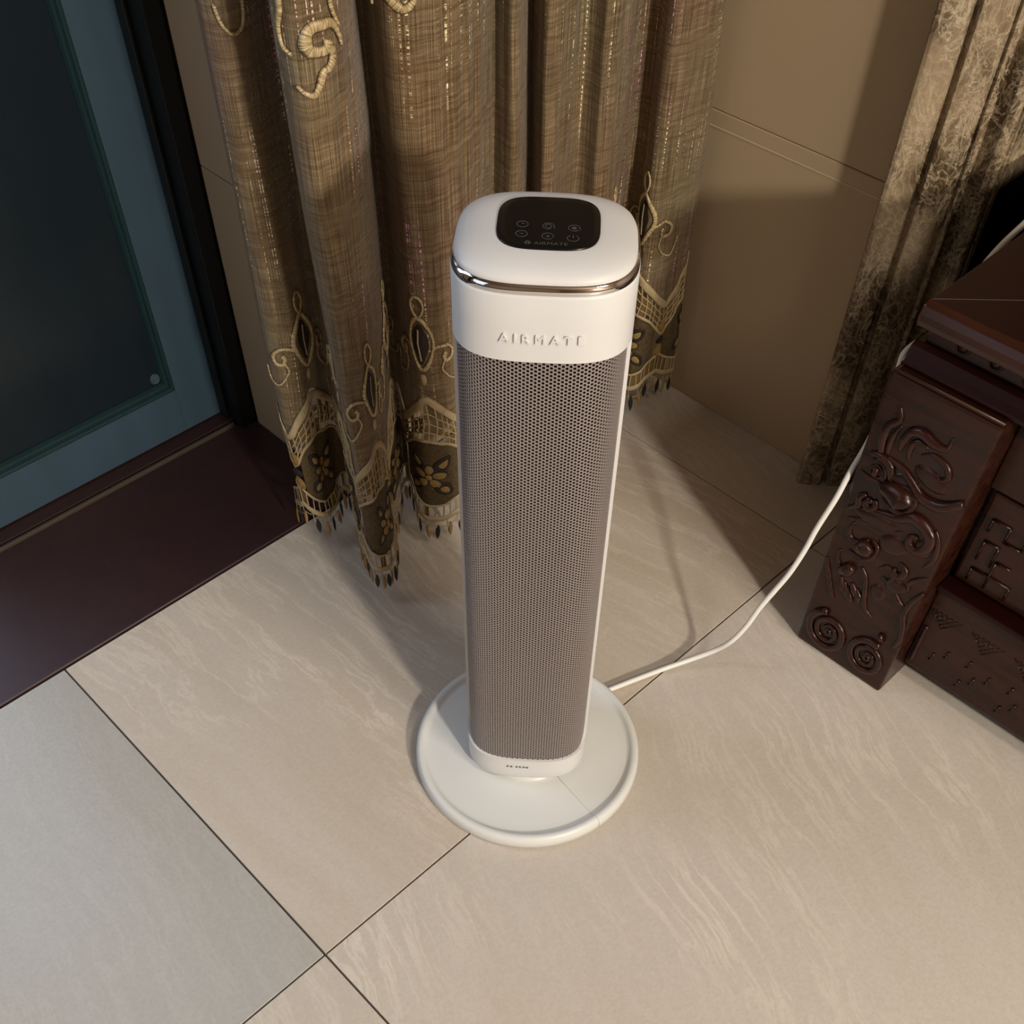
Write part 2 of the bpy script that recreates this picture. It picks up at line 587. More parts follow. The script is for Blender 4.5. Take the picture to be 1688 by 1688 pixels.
XR, XL = 0.405, -0.03
PX1, PZ0, PZ1 = 0.343, 0.078, 1.05
dbox('stile', (PX1, YD, 0.010), (XR, YD + 0.035, 2.02), M['teal'])
dbox('stile', (XL, YD, 0.010), (XL + 0.07, YD + 0.035, 2.02), M['teal'])
dbox('rail', (XL + 0.07, YD, 0.010), (PX1, YD + 0.035, PZ0), M['teal'])
dbox('rail', (XL + 0.07, YD, PZ1), (PX1, YD + 0.035, PZ1 + 0.1), M['teal'])
dbox('rail', (XL + 0.07, YD, 1.95), (PX1, YD + 0.035, 2.02), M['teal'])
dbox('panel', (XL + 0.07, YD + 0.013, PZ0), (PX1, YD + 0.020, PZ1), M['door_glass'], bevel=0)
dbox('panel', (XL + 0.07, YD + 0.013, PZ1 + 0.1), (PX1, YD + 0.020, 1.95), M['door_glass'], bevel=0)


def moulding(x0, x1, z0, z1):
    """rounded bead running round the panel opening, mitred corners"""
    prof = [(0.000, 0.000), (0.0012, -0.0022), (0.0035, -0.003), (0.0052, -0.0008), (0.0062, 0.004), (0.0072, 0.0036), (0.0088, 0.006), (0.0105, 0.012)]
    V, F = [], []
    L = len(prof)
    for cx, cz, sx, sz in ((x0, z0, 1, 1), (x1, z0, -1, 1), (x1, z1, -1, -1), (x0, z1, 1, -1)):
        for d, y in prof:
            V.append((cx + sx * d, YD + y, cz + sz * d))
    for q in range(4):
        for i in range(L - 1):
            a = q * L + i
            b = ((q + 1) % 4) * L + i
            F.append((a, b, b + 1, a + 1))
    o = mesh_obj('moulding', [(v[0] - dr.location.x, v[1] - dr.location.y, v[2] - dr.location.z) for v in V], F, M['teal_green'], dr, smooth=False)
    o['label'] = 'green bead moulding'
    return o


moulding(XL + 0.07, PX1, PZ0, PZ1)
moulding(XL + 0.07, PX1, PZ1 + 0.1, 1.95)
# round sticker in the panel's corner: disc with raised ring
Gs = Geo()
sc_ = Vector((0.325, YD + 0.0125, 0.098))
ring_pts = [sc_ + Vector((cos(a) * 0.0062, 0, sin(a) * 0.0070)) for a in [2 * pi * i / 24 for i in range(24)]]
Gs.add(tube_geo(ring_pts, 0.0008, 6, closed=True))
Gs.add(([sc_] + [sc_ + Vector((cos(2 * pi * i / 24) * .0055, 0, sin(2 * pi * i / 24) * .006)) for i in range(24)], [(0, 1 + (i + 1) % 24, 1 + i) for i in range(24)]))
Gs.add(tube_geo([sc_ + Vector((-.003, -.0003, -.003)), sc_ + Vector((0, -.0003, .001)), sc_ + Vector((.003, -.0003, .003))], .0007, 5))
st_ = mesh_obj('sticker', [v - dr.location for v in Gs.V], Gs.F, M['sticker'], dr)
st_['label'] = 'small round pale sticker'
# dark door frame in the reveal
fr = empty('trim_3', (RXX, 0.72, 0), kind='structure')
box('jamb', (0.405, 0.702, 0), (RXX - 0.0005, 0.80, 2.1), M['teal_dark'], fr, bevel=0.003)
box('jamb_stop', (0.398, 0.728, 0.009), (0.4045, 0.742, 2.1), M['teal_dark'], fr, bevel=0.002)
box('head', (-1.6, 0.72, 2.03), (0.404, 0.80, 2.1), M['teal_dark'], fr, bevel=0.003)
box('jamb', (-0.47, 0.72, 0.009), (-0.43, 0.80, 2.02), M['teal_dark'], fr, bevel=0.003)

# ------------------------------------------------------------------ marble pilaster
# profile in the diagonal frame: s to the right, d away from the camera corner
prof = [(0.5835, 0.7248), (0.5780, 0.7130), (0.5715, 0.7030), (0.5670, 0.6970), (0.5665, 0.6925), (0.570, 0.6890), (0.579, 0.6868), (0.5965, 0.686),
        (0.5980, 0.696), (0.6050, 0.696), (0.6058, 0.686),
        (0.615, 0.6845), (0.626, 0.685), (0.634, 0.687), (0.640, 0.690), (0.6425, 0.692), (0.6432, 0.6865), (0.6470, 0.6865), (0.6478, 0.698),
        (0.652, 0.706), (0.659, 0.707), (0.664, 0.699), (0.669, 0.6910), (0.676, 0.6885), (0.681, 0.691), (0.6835, 0.696),
        (0.6850, 0.699), (0.6875, 0.6965), (0.6895, 0.699), (0.6905, 0.703), (0.6935, 0.7005), (0.6955, 0.704),
        (0.703, 0.711), (0.707, 0.713), (0.709, 0.718), (0.722, 0.728), (0.727, 0.731), (0.730, 0.737), (0.76, 0.766), (0.80, 0.806)]
R2 = sqrt(2)
plan = [((s + d) / R2, (d - s) / R2) for s, d in prof]
plan2 = plan + [(1.60, -0.06), (1.60, 0.105), (plan[0][0] + 0.002, 0.1285)]
plan2 = [p for i, p in enumerate(plan2)]
base_pt = (0.925, 0.08)
zs = [0.0, 0.006, 0.012, CEIL]
sc = [1.02, 1.02, 1.0, 1.0]
V, F = [], []
L = len(prof)
for z, q in zip(zs, sc):
    for i, (x, y) in enumerate(plan):
        cx, cy = 0.960, 0.075
        V.append((cx + (x - cx) * q, cy + (y - cy) * q if i > 3 else y, z))
for a in range(len(zs) - 1):
    for i in range(L - 1):
        F.append((a * L + i, a * L + i + 1, (a + 1) * L + i + 1, (a + 1) * L + i))
pl = mesh_obj('trim_4', V, F, M['marble'], smooth=False)
pl['kind'] = 'structure'
pl['label'] = 'fluted brown marble pilaster on the wall corner'
mod = pl.modifiers.new('bevel', 'BEVEL')
mod.width = 0.0008
mod.segments = 2
# black upright board in the gap between cabinet and marble
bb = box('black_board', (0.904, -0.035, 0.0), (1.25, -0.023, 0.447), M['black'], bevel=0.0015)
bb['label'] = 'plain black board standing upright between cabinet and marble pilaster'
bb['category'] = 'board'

# ------------------------------------------------------------------ curtain
CP = [(0.3365, 0.470), (0.3305, 0.452), (0.3346, 0.438), (0.3495, 0.432), (0.3734, 0.438), (0.3917, 0.448), (0.3907, 0.43), (0.3732, 0.4), (0.3478, 0.37), (0.3287, 0.345), (0.3179, 0.322), (0.3203, 0.306), (0.336, 0.302), (0.3608, 0.31), (0.3869, 0.33), (0.4134, 0.36), (0.4435, 0.395), (0.4607, 0.41), (0.4622, 0.4), (0.4493, 0.375), (0.441, 0.345), (0.4526, 0.328), (0.4768, 0.322), (0.5094, 0.328), (0.5451, 0.345), (0.5706, 0.365), (0.5849, 0.372), (0.5826, 0.36), (0.5811, 0.342), (0.6016, 0.35), (0.6294, 0.372), (0.658, 0.392), (0.649, 0.375), (0.6346, 0.35), (0.6426, 0.342), (0.6707, 0.35), (0.6993, 0.36), (0.705, 0.35), (0.7031, 0.332), (0.724, 0.332), (0.7546, 0.345), (0.7908, 0.37), (0.8237, 0.382), (0.8313, 0.37), (0.815, 0.35), (0.8131, 0.332), (0.8401, 0.325), (0.8778, 0.325), (0.899, 0.332)]
path = catmull([(x, y, 0) for x, y in CP], 14)
ulen = [0.0]
for a, b in zip(path, path[1:]):
    ulen.append(ulen[-1] + (b - a).length)
UMAX = ulen[-1]
import bisect


def plan_at(u):
    u = min(max(u, 0.0), UMAX - 1e-6)
    i = max(0, min(bisect.bisect_right(ulen, u) - 1, len(path) - 2))
    t = (u - ulen[i]) / max(1e-9, ulen[i + 1] - ulen[i])
    return path[i].lerp(path[i + 1], t)


def sstep(a, b, x):
    t = max(0, min(1, (x - a) / (b - a)))
    return t * t * (3 - 2 * t)


def S(u, z):
    p = plan_at(u).copy()
    low = 1 - sstep(0.10, 0.62, z)
    # the front pleat is pinched towards the hem
    w = sstep(0.14, 0.21, u) * (1 - sstep(0.36, 0.43, u))
    tgt = Vector((0.357, 0.325, 0))
    p = p.lerp(tgt + (p - tgt) * 0.62, w * low)
    p.x += 0.0016 * sin(9 * z + 23 * u) + 0.0022 * low * sin(55 * u + 14 * z)
    p.y += 0.0022 * sin(7 * z + 17 * u + 1) + 0.0025 * low * cos(47 * u + 19 * z)
    p.y += 0.0011 * sin(u * 270 + 4 * sin(z * 4 + u * 9))
    p.z = z
    return p


def NRM(u, z):
    e = 0.0015
    t = S(min(u + e, UMAX - 1e-4), z) - S(max(u - e, 0), z)
    return Vector((t.y, -t.x, 0)).normalized()


def SP(u, z, off=0.0):
    return S(u, z) + NRM(u, z) * off


# motif phase: whole numbers are the valleys of the zigzag, halves its peaks
PH = [(0.0, -0.3), (0.025, 0), (0.062, 0.5), (0.122, 1), (0.170, 1.5), (0.220, 2), (0.300, 2.5), (0.375, 3), (0.415, 3.5), (0.476, 4), (0.527, 4.5), (0.585, 5), (0.665, 5.5), (0.73, 6), (0.79, 6.5), (0.85, 7), (0.905, 7.5), (0.96, 8), (1.02, 8.5), (1.085, 9), (1.148, 9.5), (1.20, 10), (UMAX, 10.45)]


def interp(tab, x, inv=False):
    a = [(q, p) for p, q in tab] if inv else tab
    if x <= a[0][0]:
        return a[0][1]
    for (x0, y0), (x1, y1) in zip(a, a[1:]):
        if x <= x1:
            return y0 + (y1 - y0) * (x - x0) / (x1 - x0)
    return a[-1][1]


def U(ph):
    return interp(PH, ph, True)


def PHI(u):
    return interp(PH, u)


def tri(ph):
    f = ph - floor(ph)
    t = 1 - abs(f - 0.5) * 2
    return t


def z_zig(ph):   # pointed band, top edge of lace
    t = tri(ph)
    return 0.184 + 0.058 * (t if t < 0.85 else 0.85 + 0.15 * sin((t - 0.85) / 0.15 * pi / 2) * 0.7)


def z_arc(ph):   # arc over the medallion
    t = tri(ph)
    return 0.134 + 0.044 * sin(t * pi / 2) ** 0.8


def z_bot(ph):
    t = tri(ph)
    return 0.108 - 0.030 * sin(t * pi / 2)


def z_hem(ph):
    t = tri(ph)
    return 0.078 - 0.022 * sin(t * pi / 2)


cu = empty('lace_curtain', (0.36, 0.33, 0.0), label='sheer bronze-gold curtain with embroidered scrolls and lace hem behind the heater', category='curtain')
CO = cu.location.copy()


def cobj(name, geo, mat, parent=None, uvs=None, smooth=True):
    return mesh_obj(name, [Vector(v) - CO for v in geo.V], geo.F, mat, parent or cu, smooth, uvs)


# gauze sheet
NU = 900
zt = [0, .03, .07, .12, .18, .25, .33, .41, .5, .6, .7, .8, .9, 1.0]
V, F, UVs = [], [], []
ZTOP = 2.2
for i in range(NU + 1):
    u = UMAX * i / NU
    zb = z_zig(PHI(u)) + 0.002
    for t in zt + []:
        z = zb + (ZTOP - zb) * t ** 1.7
        V.append(S(u, z) - CO)
        UVs.append((u, z))
nz = len(zt)
for i in range(NU):
    for j in range(nz - 1):
        a = i * nz + j
        F.append((a, a + nz, a + nz + 1, a + 1))
mesh_obj('gauze', V, F, M['gauze'], cu, True, UVs)


def ribbon(geo, pts, w, off=0.0012, thick=0.0012, closed=False, sub=1):
    """raised cord following (u, z) points on the curtain"""
    P = [Vector((p[0], p[1], 0)) for p in pts]
    n = len(P)
    V, F, UV = [], [], []
    acc = 0
    for i in range(n):
        a = P[(i - 1) % n] if (closed or i) else P[0]
        b = P[(i + 1) % n] if (closed or i < n - 1) else P[-1]
        t = (b - a)
        if t.length < 1e-9:
            t = Vector((1, 0, 0))
        t.normalize()
        s_ = Vector((-t.y, t.x, 0))
        ww = (w[i] if isinstance(w, (list, tuple)) else w) / 2
        if i:
            acc += (P[i] - P[i - 1]).length
        for kx, o_ in ((-1, 0.0), (-0.5, thick), (0.5, thick), (1, 0.0), (0, -thick * 0.4)):
            q = P[i] + s_ * (kx * ww)
            V.append(SP(q.x, max(0.004, q.y), off + o_))
            UV.append((acc, kx * 0.01))
    m_ = n if closed else n - 1
    for i in range(m_):
        for j in range(5):
            a = i * 5 + j
            b = i * 5 + (j + 1) % 5
            c = ((i + 1) % n) * 5 + (j + 1) % 5
            d = ((i + 1) % n) * 5 + j
            F.append((a, d, c, b))
    geo.add((V, F), UV)


def patch(geo, outline, off, rings=3, dome=0.001):
    """filled embroidered patch inside an (u, z) outline, slightly domed"""
    n = len(outline)
    c = Vector((sum(p[0] for p in outline) / n, sum(p[1] for p in outline) / n, 0))
    V = [SP(c.x, c.y, off + dome)]
    F = []
    for r in range(1, rings + 1):
        k_ = r / rings
        for p in outline:
            q = c.lerp(Vector((p[0], p[1], 0)), k_)
            V.append(SP(q.x, max(0.004, q.y), off + dome * (1 - k_ * k_)))
    for i in range(n):
        F.append((0, 1 + i, 1 + (i + 1) % n))
    for r in range(rings - 1):
        for i in range(n):
            a = 1 + r * n + i
            b = 1 + r * n + (i + 1) % n
            F.append((a, a + n, b + n, b))
    geo.add((V, F), [(i * 0.0013, 0.01 * (i % 7)) for i in range(len(V))])


# lace bands
def band(fz, w, name, mat, off=0.0012, z_add=0, step=0.006):
    G = Geo()
    n = int(UMAX / step)
    ribbon(G, [(UMAX * i / n, fz(PHI(UMAX * i / n)) + z_add) for i in range(n + 1)], w, off, 0.0011)
    o = cobj(name, G, mat)
    return o


band(z_zig, 0.0105, 'zigzag_band', M['lace'], 0.0016, -0.004)
band(z_hem, 0.0085, 'hem_band', M['lace'])
band(z_arc, 0.0045, 'arc_band', M['lace'])
band(z_bot, 0.004, 'lower_arc_band', M['lace'])

# open net between the bands
G = Geo()
n = int(UMAX / 0.0075)
mids = []
for i in range(n + 1):
    u = UMAX * i / n
    p = PHI(u)
    j = random.uniform(-0.001, 0.001)
    za, zb = z_arc(p), z_zig(p) - 0.008
    if zb - za > 0.008:
        ribbon(G, [(u + j, zb), (u + j + 0.002, (za + zb) / 2), (u - j, za)], 0.0019, 0.0008, 0.0008)
    za, zb = z_hem(p), z_bot(p)
    if zb - za > 0.004:
        ribbon(G, [(u + j, zb), (u - j, za)], 0.0018, 0.0008, 0.0008)
for fr_ in (0.27, 0.52, 0.76):
    ribbon(G, [(UMAX * i / 260, z_arc(PHI(UMAX * i / 260)) * fr_ + (z_zig(PHI(UMAX * i / 260)) - 0.008) * (1 - fr_)) for i in range(261)], 0.0017, 0.0008, 0.0008)
nt = cobj('lace_net', G, M['lace'])
nt['kind'] = 'stuff'
# brown knots woven in the net
G = Geo()
rc = random.Random(3)
cells = int(UMAX / 0.0075)
for i in range(cells):
    for f0, f1 in ((0.0, 0.34), (0.34, 0.67), (0.67, 1.0)):
        if rc.random() > 0.42:
            continue
        out = []
        for fu, ff in ((0, f0), (.5, f0), (1, f0), (1, f1), (.5, f1), (0, f1)):
            uu = UMAX * (i + fu) / cells
            pa = PHI(uu)
            za, zb = z_arc(pa), z_zig(pa) - 0.008
            out.append((uu, za * (1 - ff) + zb * ff))
        if out[4][1] - out[1][1] > 0.003:
            patch(G, out, 0.0002, 1, 0.0002)
    if rc.random() < 0.3:
        out = []
        for fu, ff in ((0, 0), (1, 0), (1, 1), (0, 1)):
            uu = UMAX * (i + fu) / cells
            pa = PHI(uu)
            out.append((uu, z_hem(pa) * (1 - ff) + z_bot(pa) * ff))
        patch(G, out, 0.0002, 1, 0.0002)
for i in range(n):
    u = UMAX * (i + 0.5) / n
    p = PHI(u)
    za, zb = z_arc(p), z_zig(p) - 0.008
    for fr_ in (0.36, 0.68):
        if zb - za > 0.012 and random.random() < 0.85:
            zc = za * fr_ + zb * (1 - fr_)
            r = random.uniform(0.0022, 0.0042)
            patch(G, [(u + cos(a) * r, zc + sin(a) * r) for a in [2 * pi * q / 7 for q in range(7)]], 0.0010, 1, 0.0006)
    # brown filling of valley columns
kn = cobj('lace_knots', G, M['lace_brown'])
kn['kind'] = 'stuff'
kn['label'] = 'brown-gold knots of thread'

# loops between hem band and tassels + tassels
G = Geo()
nt_ = int(UMAX / 0.0125)
for i in range(nt_ + 1):
    u = UMAX * i / nt_
    p = PHI(u)
    zh = z_hem(p) - 0.003
    drop = 0.030 + 0.006 * random.random()
    z1 = max(0.010, zh - drop)
    zm = zh - (zh - z1) * 0.36
    ribbon(G, [(u - 0.004, zh), (u - 0.0035, zm), (u - 0.001, z1 + 0.006)], 0.0013, 0.0006, 0.0006)
    if i < nt_:
        ribbon(G, [(u - 0.0035, zm + .002), (u + 0.004, zm + 0.0005), (u + 0.009, zm + .002)], 0.0014, 0.0006, 0.0006)
    # leaf-shaped tassel
    Vt, Ft = [], []
    zs_ = [0, 0.12, 0.3, 0.5, 0.7, 0.88, 1.0]
    wd = [0.0006, 0.0016, 0.0027, 0.0031, 0.0027, 0.0015, 0.0003]
    top = zm + 0.004
    for zz, w_ in zip(zs_, wd):
        z = top + (z1 - top) * zz
        c = SP(u, max(z, .003), 0.0015)
        tdir = (S(min(u + .002, UMAX), z) - S(max(u - .002, 0), z)).normalized()
        nn = NRM(u, z)
        lean = tdir * (0.0015 * sin(i * 2.3) * zz)
        for a in range(6):
            an = 2 * pi * a / 6
            Vt.append(c + lean + tdir * (cos(an) * w_) + nn * (sin(an) * 0.0011 * (w_ / 0.0031 + .2)) - CO)
    for r in range(len(zs_) - 1):
        for a in range(6):
            q = r * 6 + a
            q2 = r * 6 + (a + 1) % 6
            Ft.append((q, q2, q2 + 6, q + 6))
    Ft.append(tuple(range(6)))
    Ft.append(tuple(reversed(range(len(zs_) * 6 - 6, len(zs_) * 6))))
    blk = (i % 2 == 1)
    mesh_obj('tassel', Vt, Ft, M['tassel_black'] if blk else M['tassel_gold'], cu)['label'] = 'black leaf tassel' if blk else 'gold leaf tassel'
lp = cobj('fringe_loops', G, M['lace'])
lp['kind'] = 'stuff'

# medallions with flowers
for kq in range(0, 11):
    pc = kq + 0.5
    if U(pc) > UMAX - 0.01:
        pc = 10.45
    lo, hi = pc - 0.40, min(pc + 0.40, 10.44)
    lo = max(lo, -0.28)
    top = [(U(lo + (hi - lo) * i / 12), z_arc(lo + (hi - lo) * i / 12) - 0.001) for i in range(13)]
    bot = [(U(lo + (hi - lo) * i / 12), z_bot(lo + (hi - lo) * i / 12) + 0.001) for i in range(12, -1, -1)]
    G = Geo()
    patch(G, top + bot, 0.0004, 4, 0.0008)
    md = cobj('medallion', G, M['medallion'])
    uc, zc = U(pc), 0.125
    G = Geo()
    Go = Geo()
    kk = 1.0 if (U(pc + .4) - U(pc - .4)) > 0.08 else 0.72
    FS = 1.42
    uc0, zc0 = uc, zc
    for q in range(5):
        a = pi / 2 + q * 2 * pi / 5
        cx, cz = uc + cos(a) * 0.0112 * kk, zc + sin(a) * 0.0112
        out = [(cx + (cos(b) * 0.0066 * cos(a) - sin(b) * 0.0052 * sin(a)) * kk, cz + cos(b) * 0.0066 * sin(a) + sin(b) * 0.0052 * cos(a)) for b in [2 * pi * i / 10 for i in range(10)]]
        patch(G, out, 0.0018, 2, 0.0009)
        ribbon(Go, out, 0.0036, 0.0010, 0.0006, closed=True)
    patch(G, [(uc + cos(b) * 0.0042 * kk, zc + sin(b) * 0.0042) for b in [2 * pi * i / 10 for i in range(10)]], 0.0024, 2, 0.001)
    for a in (pi * 0.30, pi * 0.70, -pi * 0.27, -pi * 0.73):
        cx, cz = uc + cos(a) * 0.0255 * kk, zc + sin(a) * 0.0255
        out = []
        for i in range(12):
            b = 2 * pi * i / 12
            lx = cos(b) * 0.0105
            ly = sin(b) * 0.0062 * (1 - 0.35 * cos(b))
            out.append((cx + (lx * cos(a) - ly * sin(a)) * kk, cz + lx * sin(a) + ly * cos(a)))
        patch(G, [(cx + (x - cx) * .62, cz + (z - cz) * .62) for x, z in out], 0.0018, 2, 0.0009)
        ribbon(Go, out, 0.0044, 0.0012, 0.0008, closed=True)
    cobj('flower', G, M['petal'], md)
    ou = cobj('flower_outline', Go, M['outline'], md)
# amber ovals in the valley columns
for kq in range(0, 11):
    uc = U(kq)
    for zc, mt, nm in ((0.150, M['petal'], 'oval_spot'), (0.130, M['outline'], 'dark_spot'), (0.112, M['petal'], 'oval_spot')):
        G = Geo()
        ry = 0.0105 if mt == M['petal'] else 0.006
        rx = min(0.0075, (U(kq + .18) - U(kq - .1)) * 0.7)
        patch(G, [(uc + cos(b) * rx, zc + sin(b) * ry) for b in [2 * pi * i / 12 for i in range(12)]], 0.0012, 2, 0.0014)
        ribbon(G, [(uc + cos(b) * rx * .7, zc + sin(b) * ry * .7) for b in [2 * pi * i / 12 for i in range(12)]], 0.0012, 0.0020, 0.0008, closed=True)
        cobj(nm, G, mt)


def smooth2(pts, n=6, closed=False):
    return [(p.x, p.y) for p in catmull([(a, b, 0) for a, b in pts], n, closed)]


def taper(n, w0, w1):
    return [w0 + (w1 - w0) * i / max(1, n - 1) for i in range(n)]


# embroidered motifs over each peak
for kq in range(0, 10):
    pc = kq + 0.5
    uc = U(pc)
    hw = U(pc + 0.4) - U(pc - 0.4)
    kx = max(0.60, min(1.0, hw / 0.095))
    G = Geo()
    Gd = Geo()

    def A(l):
        return [(uc + a * kx, 0.305 + b) for a, b in l]
    oval = smooth2(A([(0, .033), (-.0120, .020), (-.0175, .004), (-.0125, -.012), (0, -.031), (.0125, -.012), (.0175, .004), (.0120, .020)]), 4, True)
    ribbon(G, oval, 0.0052, 0.0012, 0.0014, closed=True)
    patch(Gd, smooth2(A([(0, .026), (-.008, .014), (-.0105, .002), (-.005, -.013), (0, -.024), (.005, -.013), (.0105, .002), (.008, .014)]), 3, True), 0.0012, 2, 0.0008)
    loop = smooth2(A([(0, .034), (-.0065, .044), (-.0055, .054), (0, .058), (.0055, .054), (.0065, .044)]), 4, True)
    ribbon(G, loop, 0.0030, 0.0012, 0.0012, closed=True)
    patch(G, A([(cos(b) * .0040, -.043 + sin(b) * .0075) for b in [2 * pi * i / 10 for i in range(10)]]), 0.0014, 2, 0.0014)
    for sgn in (-1, 1):
        arm = smooth2([(uc + sgn * a * kx, 0.305 + b) for a, b in ((.014, -.006), (.024, -.002), (.036, -.003), (.044, -.011), (.041, -.020), (.032, -.021), (.029, -.015), (.032, -.010))], 6)
        ribbon(G, arm, taper(len(arm), 0.0034, 0.0056), 0.0012, 0.0015)
        scal = smooth2([(uc + sgn * a * kx, 0.305 + b) for a, b in ((.030, -.020), (.026, -.030), (.031, -.039), (.038, -.046), (.047, -.049), (.056, -.043), (.060, -.030))], 5)
        ribbon(G, scal, 0.0027, 0.0010, 0.0010)
    em = cobj('embroidery_motif', G, M['stitch'], uvs=G.U)
    lf = cobj('dark_leaf', Gd, M['outline'], em)
    G2 = Geo()
    ribbon(G2, A([(0, .020), (-.0015, .003), (.0005, -.018)]), 0.0018, 0.0026, 0.0008)
    cobj('leaf_vein', G2, M['lace'], em)

# big scrolls higher up on the pleats
def scroll(pts, w, n=6, name='embroidery_scroll'):
    G = Geo()
    p = smooth2(pts, n)
    w_ = []
    for i in range(len(p)):
        t = i / (len(p) - 1) * (len(w) - 1)
        a = int(min(t, len(w) - 2))
        w_.append(w[a] + (w[a + 1] - w[a]) * (t - a))
    ribbon(G, p, w_, 0.0014, 0.0018)
    return cobj(name, G, M['stitch'], uvs=G.U)


def pxs(l, u0=0.279, z0=0.633, x0=520, y0=90, kx=0.00046, kz=0.00040):
    return [(u0 + (x - x0) * kx, z0 - (y - y0) * kz) for x, y in l]


scroll(pxs([(543, 72), (537, 84), (522, 86), (506, 80), (500, 66), (505, 48), (522, 42), (545, 44), (560, 52), (572, 70), (577, 92)]), [.012, .009, .008, .010, .012, .011, .009, .008, .007, .005, .002])
scroll(pxs([(540, 84), (551, 96), (548, 108), (538, 118), (530, 120), (523, 130), (518, 143), (505, 157), (492, 153), (480, 138)]), [.005, .010, .010, .007, .006, .008, .007, .006, .004, .002])
scroll(pxs([(555, -40), (556, 0), (562, 30), (574, 56)]), [.006, .005, .003])
scroll(pxs([(466, -40), (466, 10), (458, 40), (462, 70), (478, 84)]), [.005, .005, .002])
D0 = dict(u0=0.516, z0=0.640, x0=700, y0=20, kx=0.00052, kz=0.00040)
scroll(pxs([(600, -20), (616, 8), (630, 28), (628, 44), (612, 52), (604, 72)], **D0), [.004, .006, .007, .006, .002])
scroll(pxs([(640, -30), (650, 5), (662, 24), (662, 42), (668, 62)], **D0), [.006, .008, .006, .004, .001])
scroll(pxs([(690, -30), (694, 4), (712, 28), (728, 46), (738, 52), (750, 42), (756, 30), (763, 18), (778, 12), (788, -4), (790, -30)], **D0), [.006, .008, .008, .008, .007, .006, .009, .010, .009, .007])
scroll(pxs([(345, -20), (350, 12), (362, 34), (378, 38), (392, 22), (398, -20)], u0=0.045, z0=0.615, x0=370, y0=20, kx=0.00046), [.003, .0035, .003])

# ------------------------------------------------------------------ tower heater
HX, HY = 0.316, 0.0385
YAW = math.radians(-48.1)
ht_ = empty('tower_heater', (HX, HY, 0), YAW, label='tall white tower fan heater with taupe perforated grille standing on the tiles', category='heater')
HA, HB, HN = 0.0637, 0.0572, 3.1


def sup(a, b, n, th):
    c, s = cos(th), sin(th)
    return (a * math.copysign(abs(c) ** (2 / n), c), b * math.copysign(abs(s) ** (2 / n), s))


def arc_table(a, b, n, N_=2000):
    """points of the super-ellipse by arc length, starting at the front middle (0,-b), going right"""
    P = [sup(a, b, n, -pi / 2 + 2 * pi * i / N_) for i in range(N_ + 1)]
    Ls = [0.0]
    for p, q in zip(P, P[1:]):
        Ls.append(Ls[-1] + math.hypot(q[0] - p[0], q[1] - p[1]))
    return P, Ls


class Sec:
    def __init__(s, a, b, n):
        s.P, s.L = arc_table(a, b, n)
        s.tot = s.L[-1]

    def at(s, d):
        d = d % s.tot
        i = max(0, min(bisect.bisect_right(s.L, d) - 1, len(s.P) - 2))
        t = (d - s.L[i]) / max(1e-12, s.L[i + 1] - s.L[i])
        x = s.P[i][0] * (1 - t) + s.P[i + 1][0] * t
        y = s.P[i][1] * (1 - t) + s.P[i + 1][1] * t
        return x, y


sec = Sec(HA, HB, HN)
ZB, ZG0, ZG1, ZT = 0.0185, 0.0520, 0.5447, 0.5945


def inset_xy(s, d):
    e = 0.0006
    x0, y0 = sec.at(s - e)
    x1, y1 = sec.at(s + e)
    tx, ty = x1 - x0, y1 - y0
    l = math.hypot(tx, ty)
    x, y = sec.at(s)
    return x - ty / l * d, y + tx / l * d    # inward


# grille opening spans the front, from silhouette to silhouette
SG = None
for i in range(2000):
    s_ = sec.tot / 2 * i / 2000
    x, y = sec.at(s_)
    if y > -0.018:
        SG = s_
        break
RC0, RC1 = 0.020, 0.006


def z_lo(s):
    d = SG - abs(s)
    return ZG0 + (RC0 - sqrt(max(0, RC0 ** 2 - (RC0 - d) ** 2)) if d < RC0 else 0)


def z_hi(s):
    d = SG - abs(s)
    return ZG1 - (RC1 - sqrt(max(0, RC1 ** 2 - (RC1 - d) ** 2)) if d < RC1 else 0)


# body shell
V, F = [], []
fs = sorted(set([round(x, 6) for x in [-SG + SG * 2 * i / 60 for i in range(61)] + [q * (SG - d) for q in (-1, 1) for d in (0, .0004, .001, .002, .0035, .0055, .008, .011, .015, .019)]]))
bs = [SG + (sec.tot - 2 * SG) * i / 70 for i in range(71)]
cols = [(s, True) for s in fs] + [(s, False) for s in bs[1:-1]]
# rows: bottom edge rounding, zlow, zhigh, top rounding
def row_pts(s, z, d=0.0):
    x, y = inset_xy(s, d)
    return (x, y, z)


nr = 0
for s, front in cols:
    lo = z_lo(s) if front else 0.30
    hi = z_hi(s) if front else 0.31
    r = [row_pts(s, ZB, 0.012), row_pts(s, ZB, 0.004), row_pts(s, ZB + 0.0012, 0.0012), row_pts(s, ZB + 0.004, 0.0),
         row_pts(s, ZB * .5 + lo * .5, 0.0), row_pts(s, lo, 0.0), row_pts(s, hi, 0.0), row_pts(s, (hi + ZT) / 2, 0.0), row_pts(s, ZT - 0.0022, 0.0), row_pts(s, ZT - 0.0006, 0.0006),
         row_pts(s, ZT, 0.0022), row_pts(s, ZT, 0.010)]
    nr = len(r)
    V += r
nc = len(cols)
for i in range(nc):
    i2 = (i + 1) % nc
    fr2 = cols[i][1] and cols[i2][1]
    for j in range(nr - 1):
        if j == 5 and fr2:
            continue
        F.append((i * nr + j, i2 * nr + j, i2 * nr + j + 1, i * nr + j + 1))
